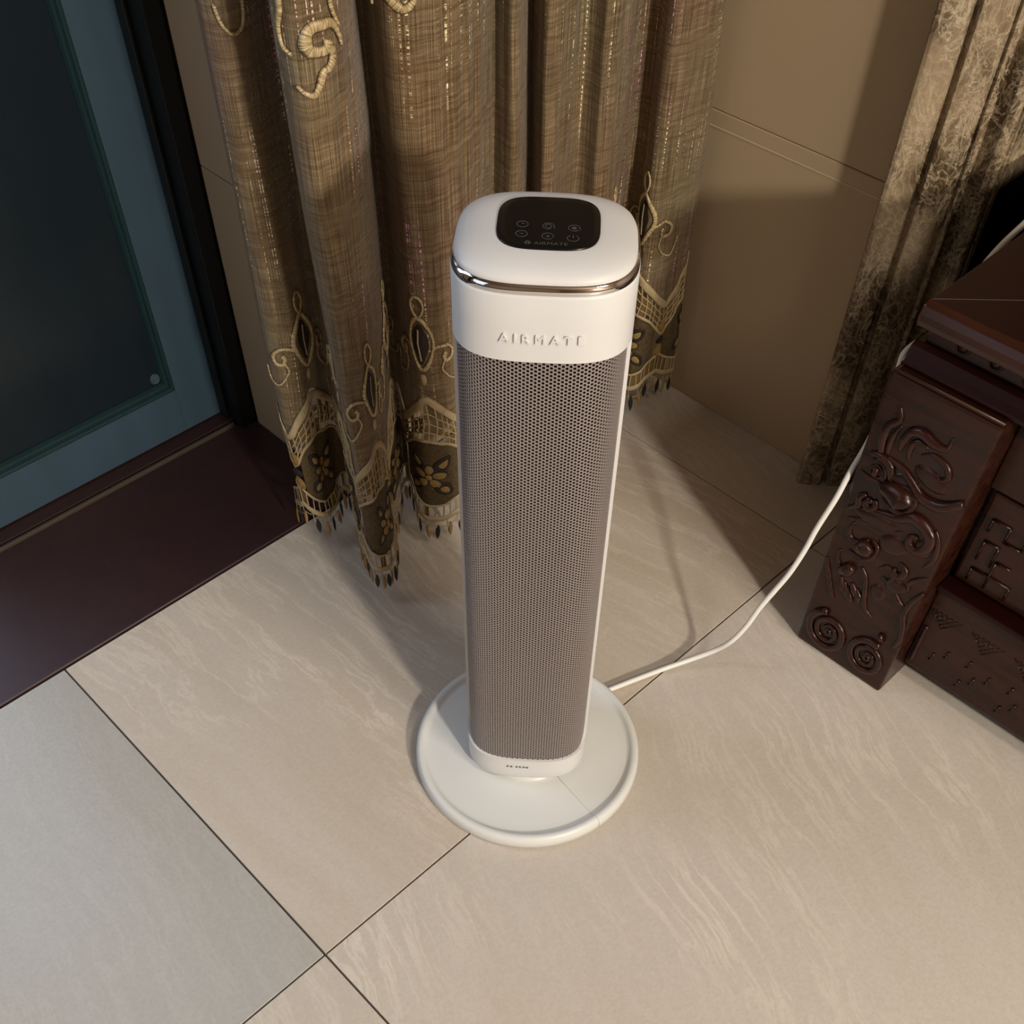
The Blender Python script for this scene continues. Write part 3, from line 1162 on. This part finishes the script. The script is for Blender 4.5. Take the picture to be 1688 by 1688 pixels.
# lip of the opening turned inwards
o0 = len(V)
nf = len(fs)
for s in fs:
    V += [row_pts(s, z_lo(s), 0.0), row_pts(s, z_lo(s) + 0.0004, 0.0035), row_pts(s, z_hi(s), 0.0), row_pts(s, z_hi(s) - 0.0004, 0.0035)]
for i in range(nf - 1):
    a = o0 + i * 4
    F.append((a, a + 1, a + 5, a + 4))
    F.append((a + 2, a + 6, a + 7, a + 3))
for s in (-SG, SG):
    o1 = len(V)
    for z in (z_lo(s), z_hi(s)):
        V += [row_pts(s, z, 0), row_pts(s - math.copysign(0.0006, s), z, 0.0035)]
    F.append((o1, o1 + 1, o1 + 3, o1 + 2))
bd = mesh_obj('body', V, F, M['white'], ht_)
# body bottom neck ring
def lathe(prof_, seg=96):
    V, F = [], []
    n = len(prof_)
    for i in range(seg):
        a = 2 * pi * i / seg
        for r, z in prof_:
            V.append((r * cos(a), r * sin(a), z))
    for i in range(seg):
        i2 = (i + 1) % seg
        for j in range(n - 1):
            F.append((i * n + j, i2 * n + j, i2 * n + j + 1, i * n + j + 1))
    return V, F


# offset of the base centre in the heater's own frame
boff = Matrix.Rotation(-YAW, 3, 'Z') @ Vector((0.310 - HX, 0.0318 - HY, 0))
vf = lathe([(0.0, 0.012), (0.048, 0.012), (0.0500, 0.0135), (0.0500, 0.0155), (0.046, 0.0160), (0.044, 0.019), (0.0, 0.019)])
mesh_obj('neck', [(v[0] + boff.x * .4, v[1] + boff.y * .4 - 0.0045, v[2]) for v in vf[0]], vf[1], M['white_base'], ht_)
# base: disc with raised rim
vf = lathe([(0.0, 0.002), (0.118, 0.001), (0.1215, 0.0012), (0.1232, 0.0035), (0.1226, 0.0115), (0.1212, 0.0155), (0.1185, 0.0168), (0.1155, 0.0166), (0.1135, 0.0150), (0.1115, 0.0128), (0.1085, 0.0122), (0.10, 0.0124), (0.03, 0.0132), (0.0, 0.0134)], 128)
base = mesh_obj('base', [(v[0] + boff.x, v[1] + boff.y, v[2]) for v in vf[0]], vf[1], M['white_base'], ht_)
# seam of the two-piece base (a fine raised line running to the rim)
sa = math.radians(-49)
Gs = Geo()
seam = [Vector((boff.x + cos(sa) * r, boff.y + sin(sa) * r, z)) for r, z in ((0.045, 0.0130), (0.08, 0.0127), (0.1085, 0.0123), (0.1115, 0.0129), (0.1135, 0.0151), (0.1155, 0.0167), (0.1185, 0.0169), (0.1212, 0.0156), (0.1228, 0.0115), (0.1234, 0.0035))]
Gs.add(tube_geo(seam, 0.00028, 6))
Gs.build('seam_line', M['seam'], base)

# dark core behind the grille
V, F = [], []
q = 80
for z in (ZG0 - 0.02, ZG1 + 0.015):
    for i in range(q + 1):
        s = -SG - 0.004 + (2 * SG + 0.008) * i / q
        x, y = inset_xy(s, 0.0085)
        V.append((x, y, z))
for i in range(q):
    F.append((i, i + 1, q + 1 + i + 1, q + 1 + i))
mesh_obj('inner_core', V, F, M['core'], ht_)
# perforated grille: hexagonal cells with round-ish holes
P = 0.00313
DX = P * sqrt(3) / 2
V, F = [], []
vid = {}


def gv(s, z, d):
    key = (round(s * 1e6), round(z * 1e6), d)
    if key in vid:
        return vid[key]
    x, y = inset_xy(s, d)
    V.append((x, y, z))
    vid[key] = len(V) - 1
    return len(V) - 1


ncx = int(SG / DX) + 2
ncz = int((ZG1 - ZG0) / P) + 3
HR, IR = P / sqrt(3), P * 0.425
hexd = [(cos(a), sin(a)) for a in [pi / 3 * i for i in range(6)]]
for i in range(-ncx, ncx + 1):
    for j in range(-1, ncz):
        s = i * DX
        z = ZG0 + j * P + (P / 2 if i % 2 else 0)
        sc_c = max(-SG, min(SG, s))
        if abs(s) > SG + DX * 0.6 or z < z_lo(sc_c) - P * 0.6 or z > z_hi(sc_c) + P * 0.6:
            continue
        o = [gv(s + HR * a, z + HR * b, 0.0026) for a, b in hexd]
        inn = [gv(s + IR * a, z + IR * b, 0.0026) for a, b in hexd]
        dp = [gv(s + IR * a, z + IR * b, 0.0036) for a, b in hexd]
        for t in range(6):
            t2 = (t + 1) % 6
            F.append((o[t], o[t2], inn[t2], inn[t]))
            F.append((inn[t], inn[t2], dp[t2], dp[t]))
gr = mesh_obj('grille', V, F, M['grille'], ht_, smooth=False)

# chrome ring and lid
def sup_ring(rows, n=120, nexp=HN, mat=None, name='x', parent=None, cap=False, cx=0, cy=0, a=HA, b=HB, smooth=True):
    V, F = [], []
    for inset, z in rows:
        for i in range(n):
            x, y = sup(a - inset, b - inset, nexp, 2 * pi * (i + .5) / n)
            V.append((x + cx, y + cy, z))
    for r in range(len(rows) - 1):
        for i in range(n):
            i2 = (i + 1) % n
            F.append((r * n + i, r * n + i2, (r + 1) * n + i2, (r + 1) * n + i))
    if cap:
        V.append((cx, cy, rows[-1][1]))
        c = len(V) - 1
        r = len(rows) - 1
        for i in range(n):
            F.append((r * n + i, r * n + (i + 1) % n, c))
    return mesh_obj(name, V, F, mat, parent, smooth)


sup_ring([(0.003, 0.5940), (0.0010, 0.5942), (0.0004, 0.5950), (0.0006, 0.5975), (0.0014, 0.6000), (0.0030, 0.6012), (0.006, 0.6012)], mat=M['chrome'], name='chrome_trim', parent=ht_)
lid = sup_ring([(0.006, 0.5995), (0.0028, 0.6002), (0.0026, 0.6022), (0.0036, 0.6042), (0.0060, 0.6062), (0.0100, 0.6082), (0.0160, 0.6100), (0.0230, 0.6113), (0.033, 0.6120), (0.045, 0.6122)], mat=M['white'], name='lid', parent=ht_, cap=True)
ZL = 0.6115
PCX, PCY = 0.0012, 0.0006
pan = sup_ring([(0.0, 0.6095), (0.0, ZL + 0.0008), (0.0004, ZL + 0.0012), (0.006, ZL + 0.00135)], n=96, nexp=3.6, mat=M['black_glass'], name='control_panel', parent=ht_, cap=True, cx=PCX, cy=PCY, a=0.0342, b=0.0322)
pan['label'] = 'black glass control panel'
ZI = ZL + 0.0016


def circ(cx, cy, r, a0=0, a1=2 * pi, n=24):
    closed = abs(a1 - a0 - 2 * pi) < 1e-6
    m_ = n if closed else n + 1
    return [Vector((cx + cos(a0 + (a1 - a0) * i / n) * r, cy + sin(a0 + (a1 - a0) * i / n) * r, ZI)) for i in range(m_)], closed


def icon(cx, cy, kind):
    G = Geo()
    w = 0.00028
    def ln(*p):
        G.add(tube_geo([Vector((cx + a, cy + b, ZI)) for a, b in p], w, 5, (0, 0, 1), 0.3))
    def arc(r, a0=0, a1=2 * pi, ox=0, oy=0):
        p, c = circ(cx + ox, cy + oy, r, a0, a1)
        G.add(tube_geo(p, w, 5, (0, 0, 1), 0.3, closed=c))
    R_ = 0.0037
    if kind == 'timer':
        arc(R_)
        ln((0, 0.0004), (0, 0.0022))
        ln((0, 0.0004), (0.0014, 0.0004))
    elif kind == 'swing':
        arc(R_, -0.3, 5.2)
        arc(0.0021)
        ln((R_, -0.001), (R_ + 0.0006, -0.0028))
    elif kind == 'mode':
        arc(R_, -0.1, 5.6)
        arc(0.0014)
        arc(0.0007)
        ln((R_, -0.0004), (R_ + 0.0005, -0.002))
    elif kind == 'minus':
        arc(R_)
        ln((-0.0013, 0), (0.0013, 0))
    elif kind == 'plus':
        arc(R_, -0.35, 5.6)
        ln((-0.0015, 0), (0.0015, 0))
        ln((0, -0.0015), (0, 0.0015))
    elif kind == 'power':
        arc(R_, pi / 2 + 0.55, pi / 2 + 2 * pi - 0.55)
        ln((0, 0.0005), (0, 0.0046))
    G.build(kind + '_icon', M['icon'], pan)


dy = -0.0064
icon(-0.0160, 0.0026 + dy, 'timer')
icon(0.0011, 0.0014 + dy, 'swing')
icon(0.0180, 0.0002 + dy, 'mode')
icon(-0.0160, -0.0092 + dy, 'minus')
icon(0.0011, -0.0109 + dy, 'plus')
icon(0.0176, -0.0122 + dy, 'power')


def text_mesh(body, size, extrude=0.0, spacing=1.0, bevel=0.0):
    cv = bpy.data.curves.new('txt', 'FONT')
    cv.body = body
    cv.size = size
    cv.space_character = spacing
    cv.extrude = extrude
    cv.bevel_depth = bevel
    cv.align_x = 'CENTER'
    cv.resolution_u = 4
    o = bpy.data.objects.new('txt', cv)
    COL.objects.link(o)
    bpy.context.view_layer.update()
    dg = bpy.context.evaluated_depsgraph_get()
    me = bpy.data.meshes.new_from_object(o.evaluated_get(dg))
    bpy.data.objects.remove(o)
    return me


def put_mesh(name, me, mat, parent):
    me.materials.clear()
    me.materials.append(mat)
    o = bpy.data.objects.new(name, me)
    COL.objects.link(o)
    o.parent = parent
    return o


# small brand line on the glass with a round emblem
me = text_mesh('AIRMATE', 0.0046, 0.0, 1.06)
for v in me.vertices:
    v.co = Vector((v.co.x * 1.12 + 0.0035, v.co.y - 0.0278, ZI))
put_mesh('brand_lettering', me, M['icon'], pan)
G = Geo()
p, c = circ(-0.0115, -0.0258, 0.0018)
G.add(tube_geo(p, 0.00025, 5, (0, 0, 1), 0.3, closed=True))
for a, b in (((-0.0128, -0.0268), (-0.0115, -0.0244)), ((-0.0115, -0.0244), (-0.0102, -0.0268))):
    G.add(tube_geo([Vector((*a, ZI)), Vector((*b, ZI))], 0.00035, 5, (0, 0, 1), 0.3))
G.build('brand_emblem', M['icon'], pan)
# embossed letters on the front
me = text_mesh('AIRMATE', 0.0098, 0.0013, 1.62, 0.00016)
xs = [v.co.x for v in me.vertices]
w_ = max(xs) - min(xs)
mx = (max(xs) + min(xs)) / 2
f_ = 0.0572 / w_
for v in me.vertices:
    x = (v.co.x - mx) * f_ + 0.0006
    y = -HB * (1 - min(0.999, abs(x) / HA) ** HN) ** (1 / HN)
    v.co = Vector((x, y - v.co.z * 1.0 + 0.0001, v.co.y * 0.92 + 0.5600))
put_mesh('embossed_lettering', me, M['white'], bd)
# tiny dark print near the foot: a short row of characters
G = Geo()
for i, cx in enumerate((-0.0118, -0.0080, -0.0022, 0.0012, 0.0052, 0.0086)):
    for (a, b) in (((-1, .9), (1, .9)), ((-1, 0), (1, 0)), ((0, 1), (0, -1)), ((-1, -.9), (1, -.9) if i % 2 else (.3, -.4)), ((-.9, .9), (-.9, -.6) if i != 3 else (-.9, .5))):
        w2 = 0.0013
        pts = []
        for (x_, z_) in (a, b):
            x = cx + x_ * w2 - 0.006
            y = -HB * (1 - (abs(x) / HA) ** HN) ** (1 / HN) - 0.00012
            pts.append(Vector((x, y, 0.0405 + z_ * 0.0015)))
        G.add(tube_geo(pts, 0.00028, 5, (0, 1, 0), 0.4))
G.build('printed_characters', M['print'], bd)

# power cord: leaves behind the base, rises along the cabinet's end
CW = [(0.395, 0.040, 0.0045), (0.430, 0.026, 0.0045), (0.470, 0.012, 0.005), (0.505, -0.001, 0.006), (0.536, -0.017, 0.012), (0.556, -0.032, 0.024), (0.565, -0.045, 0.045), (0.577, -0.052, 0.068), (0.590, -0.055, 0.091),
      (0.603, -0.059, 0.110), (0.618, -0.064, 0.134), (0.632, -0.0665, 0.162), (0.641, -0.068, 0.190), (0.655, -0.0715, 0.226), (0.667, -0.0715, 0.252), (0.690, -0.070, 0.280), (0.704, -0.069, 0.32), (0.700, -0.070, 0.365), (0.700, -0.0715, 0.384), (0.742, -0.072, 0.3865), (0.79, -0.071, 0.41), (0.824, -0.0715, 0.432), (0.870, -0.072, 0.444), (0.93, -0.072, 0.450), (1.0, -0.09, 0.40)]
cp = catmull(CW, 6)
inv = (Matrix.Translation(Vector((HX, HY, 0))) @ Matrix.Rotation(YAW, 4, 'Z')).inverted()
G = Geo()
G.add(tube_geo([inv @ p for p in cp], 0.0031, 10))
pc_ = G.build('power_cord', M['cord'], ht_)
pc_['label'] = 'white power cord running up behind the cabinet leg'

# ------------------------------------------------------------------ carved cabinet
LX, LY0, LW, LH = 0.662, -0.078, 0.117, 0.385
cb = empty('carved_cabinet', (0.76, -0.5, 0), label='low dark rosewood cabinet with beast-carved leg and plank top at the right', category='cabinet')
CC = cb.location.copy()
YE = -1.15


def cbox(name, a, b, mat=None, bevel=0.002, parent=None, **p):
    o = box(name, a, b, mat or M['wood'], None, bevel=bevel)
    o.parent = parent or cb
    o.location = Vector(o.location) - CC
    for k_, v_ in p.items():
        o[k_] = v_
    return o


def leg(yl):
    o = cbox('leg', (LX, yl - LW, 0), (LX + 0.060, yl, LH), bevel=0.004)
    return o


lg = leg(LY0)
leg(YE + LW)
cbox('leg_cap', (0.6635, LY0 - LW + 0.001, LH), (0.735, LY0 - 0.006, LH + 0.004), M['wood'], 0.0012)
Ge = Geo()
Ge.add(tube_geo([Vector((0.6637, LY0 - 0.012, LH + 0.0035)) - CC, Vector((0.6637, LY0 - LW + 0.001, LH + 0.0035)) - CC], 0.0011, 6))
Ge.build('edge_highlight', M['wood_highlight'], cb)  # highlight on the cap's front edge, put in as a lighter tube
cbox('leg_cap', (0.6635, YE, LH), (0.735, YE + LW, LH + 0.004), M['wood'], 0.0012)
# carcass
cbox('carcass', (0.722, YE + 0.01, 0.030), (0.885, -0.088, 0.440), bevel=0.002)
# moulding under the frieze (runs full length): profile swept along Y
def run(prof_, y0, y1, name, mat):
    V = [Vector((x, y, z)) - CC for y in (y0, y1) for x, z in prof_]
    n = len(prof_)
    F = [(i, i + 1, n + i + 1, n + i) for i in range(n - 1)]
    F.append(tuple(range(n)))
    F.append(tuple(reversed(range(n, 2 * n))))
    o = mesh_obj(name, V, F, mat, cb, smooth=False)
    md_ = o.modifiers.new('b', 'BEVEL')
    md_.width = 0.001
    md_.segments = 2
    return o


run([(0.74, 0.388), (0.668, 0.391), (0.666, 0.396), (0.671, 0.402), (0.676, 0.409), (0.682, 0.412), (0.74, 0.412)], -0.084, YE, 'waist_moulding', M['wood_red'])
run([(0.74, 0.412), (0.684, 0.412), (0.684, 0.446), (0.74, 0.446)], -0.092, YE, 'frieze', M['wood'])
fz = [-0.1267 - 0.0324 * i for i in range(31)]
for y in fz[:31]:
    G = Geo()
    c = Vector((0.6835, y, 0.4235)) - CC
    ringp = [c + Vector((0, cos(a) * 0.0065, sin(a) * 0.0065)) for a in [2 * pi * i / 16 for i in range(16)]]
    G.add(tube_geo(ringp, 0.0013, 6, closed=True))
    G.add(tube_geo([c, c + Vector((-0.0022, 0, 0))], [0.0045, 0.0032], 12))
    G.build('stud', M['wood'], cb)
# top slab: boards with mitred end board
TS = 0.472
TB = 0.446
slab_prof = [(0.650, TB + 0.003), (0.6465, TB + 0.010), (0.648, TS - 0.006), (0.653, TS - 0.0012), (0.660, TS)]
YLft = -0.0965
# front board (mitre cut) and end board
wbd = 0.062


def board(name, poly, z0, z1, bev=0.003):
    n = len(poly)
    bm = bmesh.new()
    a = [bm.verts.new(Vector((x, y, z0)) - CC) for x, y in poly]
    b = [bm.verts.new(Vector((x, y, z1)) - CC) for x, y in poly]
    bm.faces.new(list(reversed(a)))
    bm.faces.new(b)
    for i in range(n):
        bm.faces.new((a[i], a[(i + 1) % n], b[(i + 1) % n], b[i]))
    bmesh.ops.recalc_face_normals(bm, faces=bm.faces)
    bmesh.ops.bevel(bm, geom=bm.edges[:], offset=bev, segments=3, profile=0.5, affect='EDGES')
    me = bpy.data.meshes.new(name)
    bm.to_mesh(me)
    bm.free()
    me.materials.append(M['wood_red'])
    o = bpy.data.objects.new(name, me)
    COL.objects.link(o)
    o.parent = cb
    return o


XF, XB = 0.650, 0.905
board('top_board', [(XF, YLft), (XF, YE - .01), (XF + wbd, YE + wbd - .01), (XF + wbd, YLft - wbd)], TB, TS, 0.0008)
board('top_board', [(XF + .0008, YLft), (XF + wbd + .0004, YLft - wbd), (XB, YLft - wbd), (XB, YLft)], TB, TS, 0.0008)
board('top_board', [(XF + wbd + .0004, YLft - wbd - .0006), (XF + wbd + .0004, YE), (XB, YE), (XB, YLft - wbd - .0006)], TB, TS - 0.0004, 0.0008)
run([(0.652, TB), (0.6435, TB + 0.003), (0.6400, TB + 0.010), (0.6400, TS - 0.010), (0.6430, TS - 0.003), (0.6500, TS)], YLft + .001, YE, 'top_edge', M['wood'])
# upper board under the moulding, right of the leg
yr = LY0 - LW
cbox('upper_board', (0.703, YE + LW, 0.293), (0.724, yr - 0.0005, 0.386), M['wood'], 0.0015)
# recessed drawer front with carved fret
df = cbox('drawer_front', (0.706, YE + LW + .01, 0.170), (0.724, yr - 0.006, 0.288), M['wood'], 0.003)
cbox('ledge', (0.690, YE + LW, 0.156), (0.724, yr - 0.0005, 0.164), M['wood_red'], 0.002)
ap = cbox('apron', (0.700, YE + LW, 0.026), (0.722, yr - 0.0005, 0.155), M['wood'], 0.002)


def face_pt(w, h, X, lift=0.0):
    return Vector((X - lift, LY0 - w, h)) - CC


def relief(pts, r, X, parent, name=None, mat=None, n=6, closed=False, k=0.7, geo=None, sink=0.25):
    P_ = [Vector((0, a, b)) for a, b in pts]
    Q = catmull(P_, n, closed)
    rr = []
    for i in range(len(Q)):
        if isinstance(r, (list, tuple)):
            t = i / max(1, len(Q) - 1) * (len(r) - 1)
            a = int(min(t, len(r) - 2))
            rr.append(r[a] + (r[a + 1] - r[a]) * (t - a))
        else:
            rr.append(r)
    pts3 = [face_pt(q.y, q.z, X, rr[i] * k * sink) for i, q in enumerate(Q)]
    vf = tube_geo(pts3, rr, 10, (1, 0, 0), k, closed)
    if geo is not None:
        geo.add(vf)
        return None
    G = Geo()
    G.add(vf)
    return G.build(name, mat or M['wood'], parent)


def fret(pts, X, parent, name='fret_carving'):
    G = Geo()
    for a, b in zip(pts, pts[1:]):
        G.add(tube_geo([face_pt(a[0], a[1], X, .0006), face_pt(b[0], b[1], X, .0006)], 0.0014, 6, (1, 0, 0), 0.9))
    G.build(name, M['wood'], parent)


# square fret on the drawer front, repeated along it
for rep in range(7):
    o_ = rep * 0.125
    fret([(.1340 + o_, .244), (.1340 + o_, .2600), (.1530 + o_, .2600), (.1530 + o_, .2415), (.172 + o_, .2415), (.172 + o_, .262)], 0.7055, cb)
    fret([(.1360 + o_, .206), (.136 + o_, .232), (.1515 + o_, .232), (.1515 + o_, .2060)], 0.7055, cb)
    fret([(.1365 + o_, .173 + .004), (.1365 + o_, .194), (.179 + o_, .194), (.179 + o_, .177)], 0.7055, cb)
    fret([(.1555 + o_, .178), (.1555 + o_, .215), (.172 + o_, .215)], 0.7055, cb)
# apron: cross-hatched triangles and little pegs
for rep in range(17):
    o_ = rep * 0.0505
    G = Geo()
    x0, x1, zt_, zb_ = .1185 + o_, .157 + o_, .1235, .1015
    xm = (x0 + x1) / 2
    if yr - 0.0 - (x1 - LW) < YE + 0.16:
        break
    nl = 6
    for i in range(nl + 1):
        t = i / nl
        G.add(tube_geo([face_pt(x0 + (xm - x0) * t, zt_ + (zb_ - zt_) * t, .7, .0002), face_pt(x1 + (x0 + (x1 - x0) * t - x1) * 1.0, zt_, .7, .0002)], 0.00055, 5))
        G.add(tube_geo([face_pt(x1 + (xm - x1) * t, zt_ + (zb_ - zt_) * t, .7, .0002), face_pt(x0 + (x1 - x0) * (1 - t), zt_, .7, .0002)], 0.00055, 5))
    G.build('hatched_triangle', M['wood'], cb)
    for (dx, hz_) in ((.026, .058), (.040, .072), (.0655 - .0505 + .0505, .078), (.064, .044)):
        G = Geo()
        w_0 = .118 + o_ + dx
        G.add(tube_geo([face_pt(w_0, hz_ - .005, .7, .0005), face_pt(w_0, hz_ + .006, .7, .0005)], [0.0012, 0.0018], 6))
        G.add(tube_geo([face_pt(w_0 - .0035, hz_ - .005, .7, .0003), face_pt(w_0 + .0015, hz_ - .005, .7, .0003)], 0.0010, 6))
        G.build('peg_carving', M['wood'], cb)
relief([(.1235, .094), (.1236, .060), (.1238, .037)], 0.0028, 0.7, cb, 'apron_bead')


# leg carving
def volute(cw, ch, rx, rz, turns, r0, r1, a0, name, cwise=1):
    pts, rr = [], []
    n = int(18 * turns)
    for i in range(n + 1):
        t = i / n
        a = a0 + cwise * 2 * pi * turns * t
        k_ = 1 - 0.86 * t
        pts.append((cw + cos(a) * rx * k_, ch + sin(a) * rz * k_))
        rr.append(r0 + (r1 - r0) * t)
    G = Geo()
    relief(pts, rr, LX, lg, n=2, geo=G, k=0.8)
    relief([(cw + cos(a) * .0035, ch + sin(a) * .0035) for a in [2 * pi * i / 10 for i in range(10)]], 0.0022, LX, lg, closed=True, n=1, geo=G, k=1.2)
    return fix(G, name)


def fix(G, name):
    o = mesh_obj(name, [Vector(v) - lg.location for v in G.V], G.F, M['wood'], lg)
    return o


def carve(name, *strokes):
    G = Geo()
    for pts, r in strokes:
        rr_ = [q * 1.3 for q in r] if isinstance(r, (list, tuple)) else r * 1.2
        relief(pts, rr_, LX, lg, geo=G, k=0.8)
    return fix(G, name)


volute(.0345, .0405, .0265, .0300, 2.4, .0050, .0022, 1.9, 'volute')
volute(.0880, .0400, .0240, .0270, 2.4, .0048, .0020, 1.2, 'volute', 1)
carve('bead', ([(.0935, .0805), (.0962, .0825)], .0048))
carve('curling_stem', ([(.1155, .170), (.1085, .152), (.1060, .130), (.1110, .112), (.1135, .094), (.1105, .078)], [.0016, .0024, .0028, .0028, .0026, .0016]))
carve('curling_stem', ([(.044, .156), (.052, .146), (.0562, .132), (.0600, .116), (.066, .104), (.075, .099)], [.0014, .0024, .0026, .0026, .002, .001]))
carve('flame', ([(.0219, .3560), (.0262, .3430), (.0185, .3319), (.0165, .3169), (.0194, .3001)], [.0008, .0026, .0034, .0036, .0026]), ([(.030, .338), (.0262, .328), (.0250, .314), (.0262, .302)], [.0008, .002, .0024, .0016]))
carve('flame', ([(.0790, .3520), (.0775, .3390), (.0645, .3380), (.0520, .3420), (.0420, .3380), (.0370, .3260), (.0360, .312)], [.0008, .0022, .0038, .0042, .0040, .0034, .0016]), ([(.062, .329), (.054, .332), (.047, .328), (.0455, .317), (.048, .307)], [.0006, .002, .0026, .0024, .001]))
carve('beast_brow', ([(.010, .294), (.0234, .2955), (.0345, .2890), (.0385, .2750)], [.0016, .0034, .0036, .0018]), ([(.014, .288), (.0245, .2895), (.0310, .2840), (.0335, .2740)], [.001, .0022, .0024, .0012]), ([(.006, .2680), (.018, .2655), (.030, .2665)], [.001, .0022, .0012]))
carve('beast_eye', ([(.0200, .2770), (.0240, .2772)], .0052), ([(.0170 + cos(a) * .0001 + .005 + cos(a) * .0068, .2765 + sin(a) * .0068) for a in [2 * pi * i / 12 for i in range(13)]], .0012))
carve('head_arc', ([(.0276, .2985), (.0431, .2960), (.0570, .2884), (.0744, .2771), (.0948, .2785), (.1130, .2944)], [.0014, .0028, .0036, .0042, .0050, .0030]))
carve('beast_snout', ([(.0330, .2640), (.0450, .2660), (.0560, .2640), (.0600, .2600)], [.0050, .0086, .0110, .0105]), ([(.0367, .2716), (.0549, .2777), (.0675, .2737), (.0700, .2599), (.0617, .2470), (.0483, .2459), (.0374, .2525)], [.0012, .0022, .0026, .0026, .0026, .0022, .0014]))
carve('nose_curl', ([(.0310, .2450), (.0335, .2370), (.0280, .2310), (.0225, .2350), (.0250, .2410), (.0290, .2390)], [.0016, .003, .0034, .0032, .0026, .002]), ([(.0205, .2455), (.0150, .2380), (.0160, .2277), (.0061, .2172)], [.002, .0032, .003, .0014]))
carve('jaw_curl', ([(.020, .226), (.042, .234), (.0601, .2400), (.0738, .2500), (.0867, .2483), (.0987, .2386), (.0990, .2254), (.0900, .2149), (.0805, .2180), (.0800, .2270), (.087, .230)], [.0012, .0030, .0042, .0050, .0052, .0050, .0046, .004, .0034, .0028, .002]))
carve('comma_curl', ([(.0190, .2050), (.0165, .1920), (.0220, .1830), (.0330, .1850), (.0400, .1940)], [.001, .0022, .0028, .0022, .0012]), ([(.0440, .1900), (.0400, .1830), (.0330, .1760)], [.0060, .0085, .0050]), ([(.0440, .1970), (.0525, .1900), (.0500, .1740), (.0380, .1650), (.0230, .1680)], [.001, .0022, .0026, .0022, .001]))
carve('comma_curl', ([(.0145, .1620), (.0150, .1490), (.0220, .1400), (.0314, .1433)], [.001, .002, .0024, .001]), ([(.0340, .1500), (.0300, .1420), (.0220, .1350)], [.0045, .0066, .0036]))
carve('comma_curl', ([(.080, .190), (.0890, .1830), (.0860, .1730), (.0780, .1740), (.0780, .1800)], [.0012, .0032, .0036, .003, .0016]))
carve('comma_curl', ([(.0880, .150), (.0950, .142), (.1020, .140)], [.001, .003, .001]))
carve('mane_ray', *[([(.0035 + .004 * i, .1420 - .010 * i), (.0075 + .0045 * i, .1290 - .010 * i), (.0150 + .004 * i, .1180 - .009 * i)], [.001, .0024, .0012]) for i in range(4)])
carve('mane_ray', *[([(.026 + .006 * i, .128 - .004 * i), (.031 + .006 * i, .116 - .004 * i), (.037 + .0055 * i, .108 - .003 * i)], [.0012, .0034, .0016]) for i in range(3)])


def bulge(name, cw, ch, rw, rh, lift, rot=0.0, n=20, rings=5):
    """low rounded swelling on the leg face"""
    V, F = [], []
    c_, s_ = cos(rot), sin(rot)
    for q in range(rings + 1):
        t = q / rings
        for i in range(n):
            a = 2 * pi * i / n
            x, y = cos(a) * rw * t, sin(a) * rh * t
            V.append(face_pt(cw + x * c_ - y * s_, ch + x * s_ + y * c_, LX, lift * sqrt(max(0, 1 - t ** 2.2)) - 0.0003))
    for q in range(rings):
        for i in range(n):
            a = q * n + i
            b = q * n + (i + 1) % n
            F.append((a, a + n, b + n, b))
    G = Geo()
    G.add((V, F))
    return fix(G, name)


bulge('cheek_relief', .052, .283, .018, .008, .0030, 0.2)
bulge('shoulder_relief', .075, .300, .020, .011, .0035, -0.3)
bulge('breast_relief', .040, .222, .026, .009, .0030, 0.15)
bulge('breast_relief', .066, .205, .018, .013, .0032, 0.5)
bulge('paw_relief', .086, .158, .013, .010, .0034, 0.4)
bulge('paw_relief', .070, .136, .009, .012, .0030, 0.2)
bulge('cloud_relief', .096, .222, .010, .012, .0030, 0.0)
carve('wave_line', ([(.010, .206), (.030, .214), (.052, .216), (.070, .226)], [.001, .0022, .0022, .001]))
carve('wave_line', ([(.100, .250), (.108, .236), (.110, .215), (.104, .200)], [.001, .0024, .0024, .001]))
carve('wave_line', ([(.112, .190), (.104, .182), (.098, .172), (.100, .160)], [.001, .0022, .0022, .001]))
carve('cloud_scroll', ([(.058, .320), (.070, .326), (.084, .322), (.090, .312), (.084, .305), (.077, .309)], [.0008, .002, .0026, .0026, .002, .0012]))
carve('cloud_scroll', ([(.062, .168), (.070, .176), (.080, .168), (.076, .158), (.069, .160)], [.0008, .002, .0026, .002, .0012]))
carve('claw', ([(.040, .128), (.046, .120), (.048, .112)], [.0018, .0036, .0012]), ([(.047, .124), (.053, .116), (.055, .108)], [.0018, .0036, .0012]))
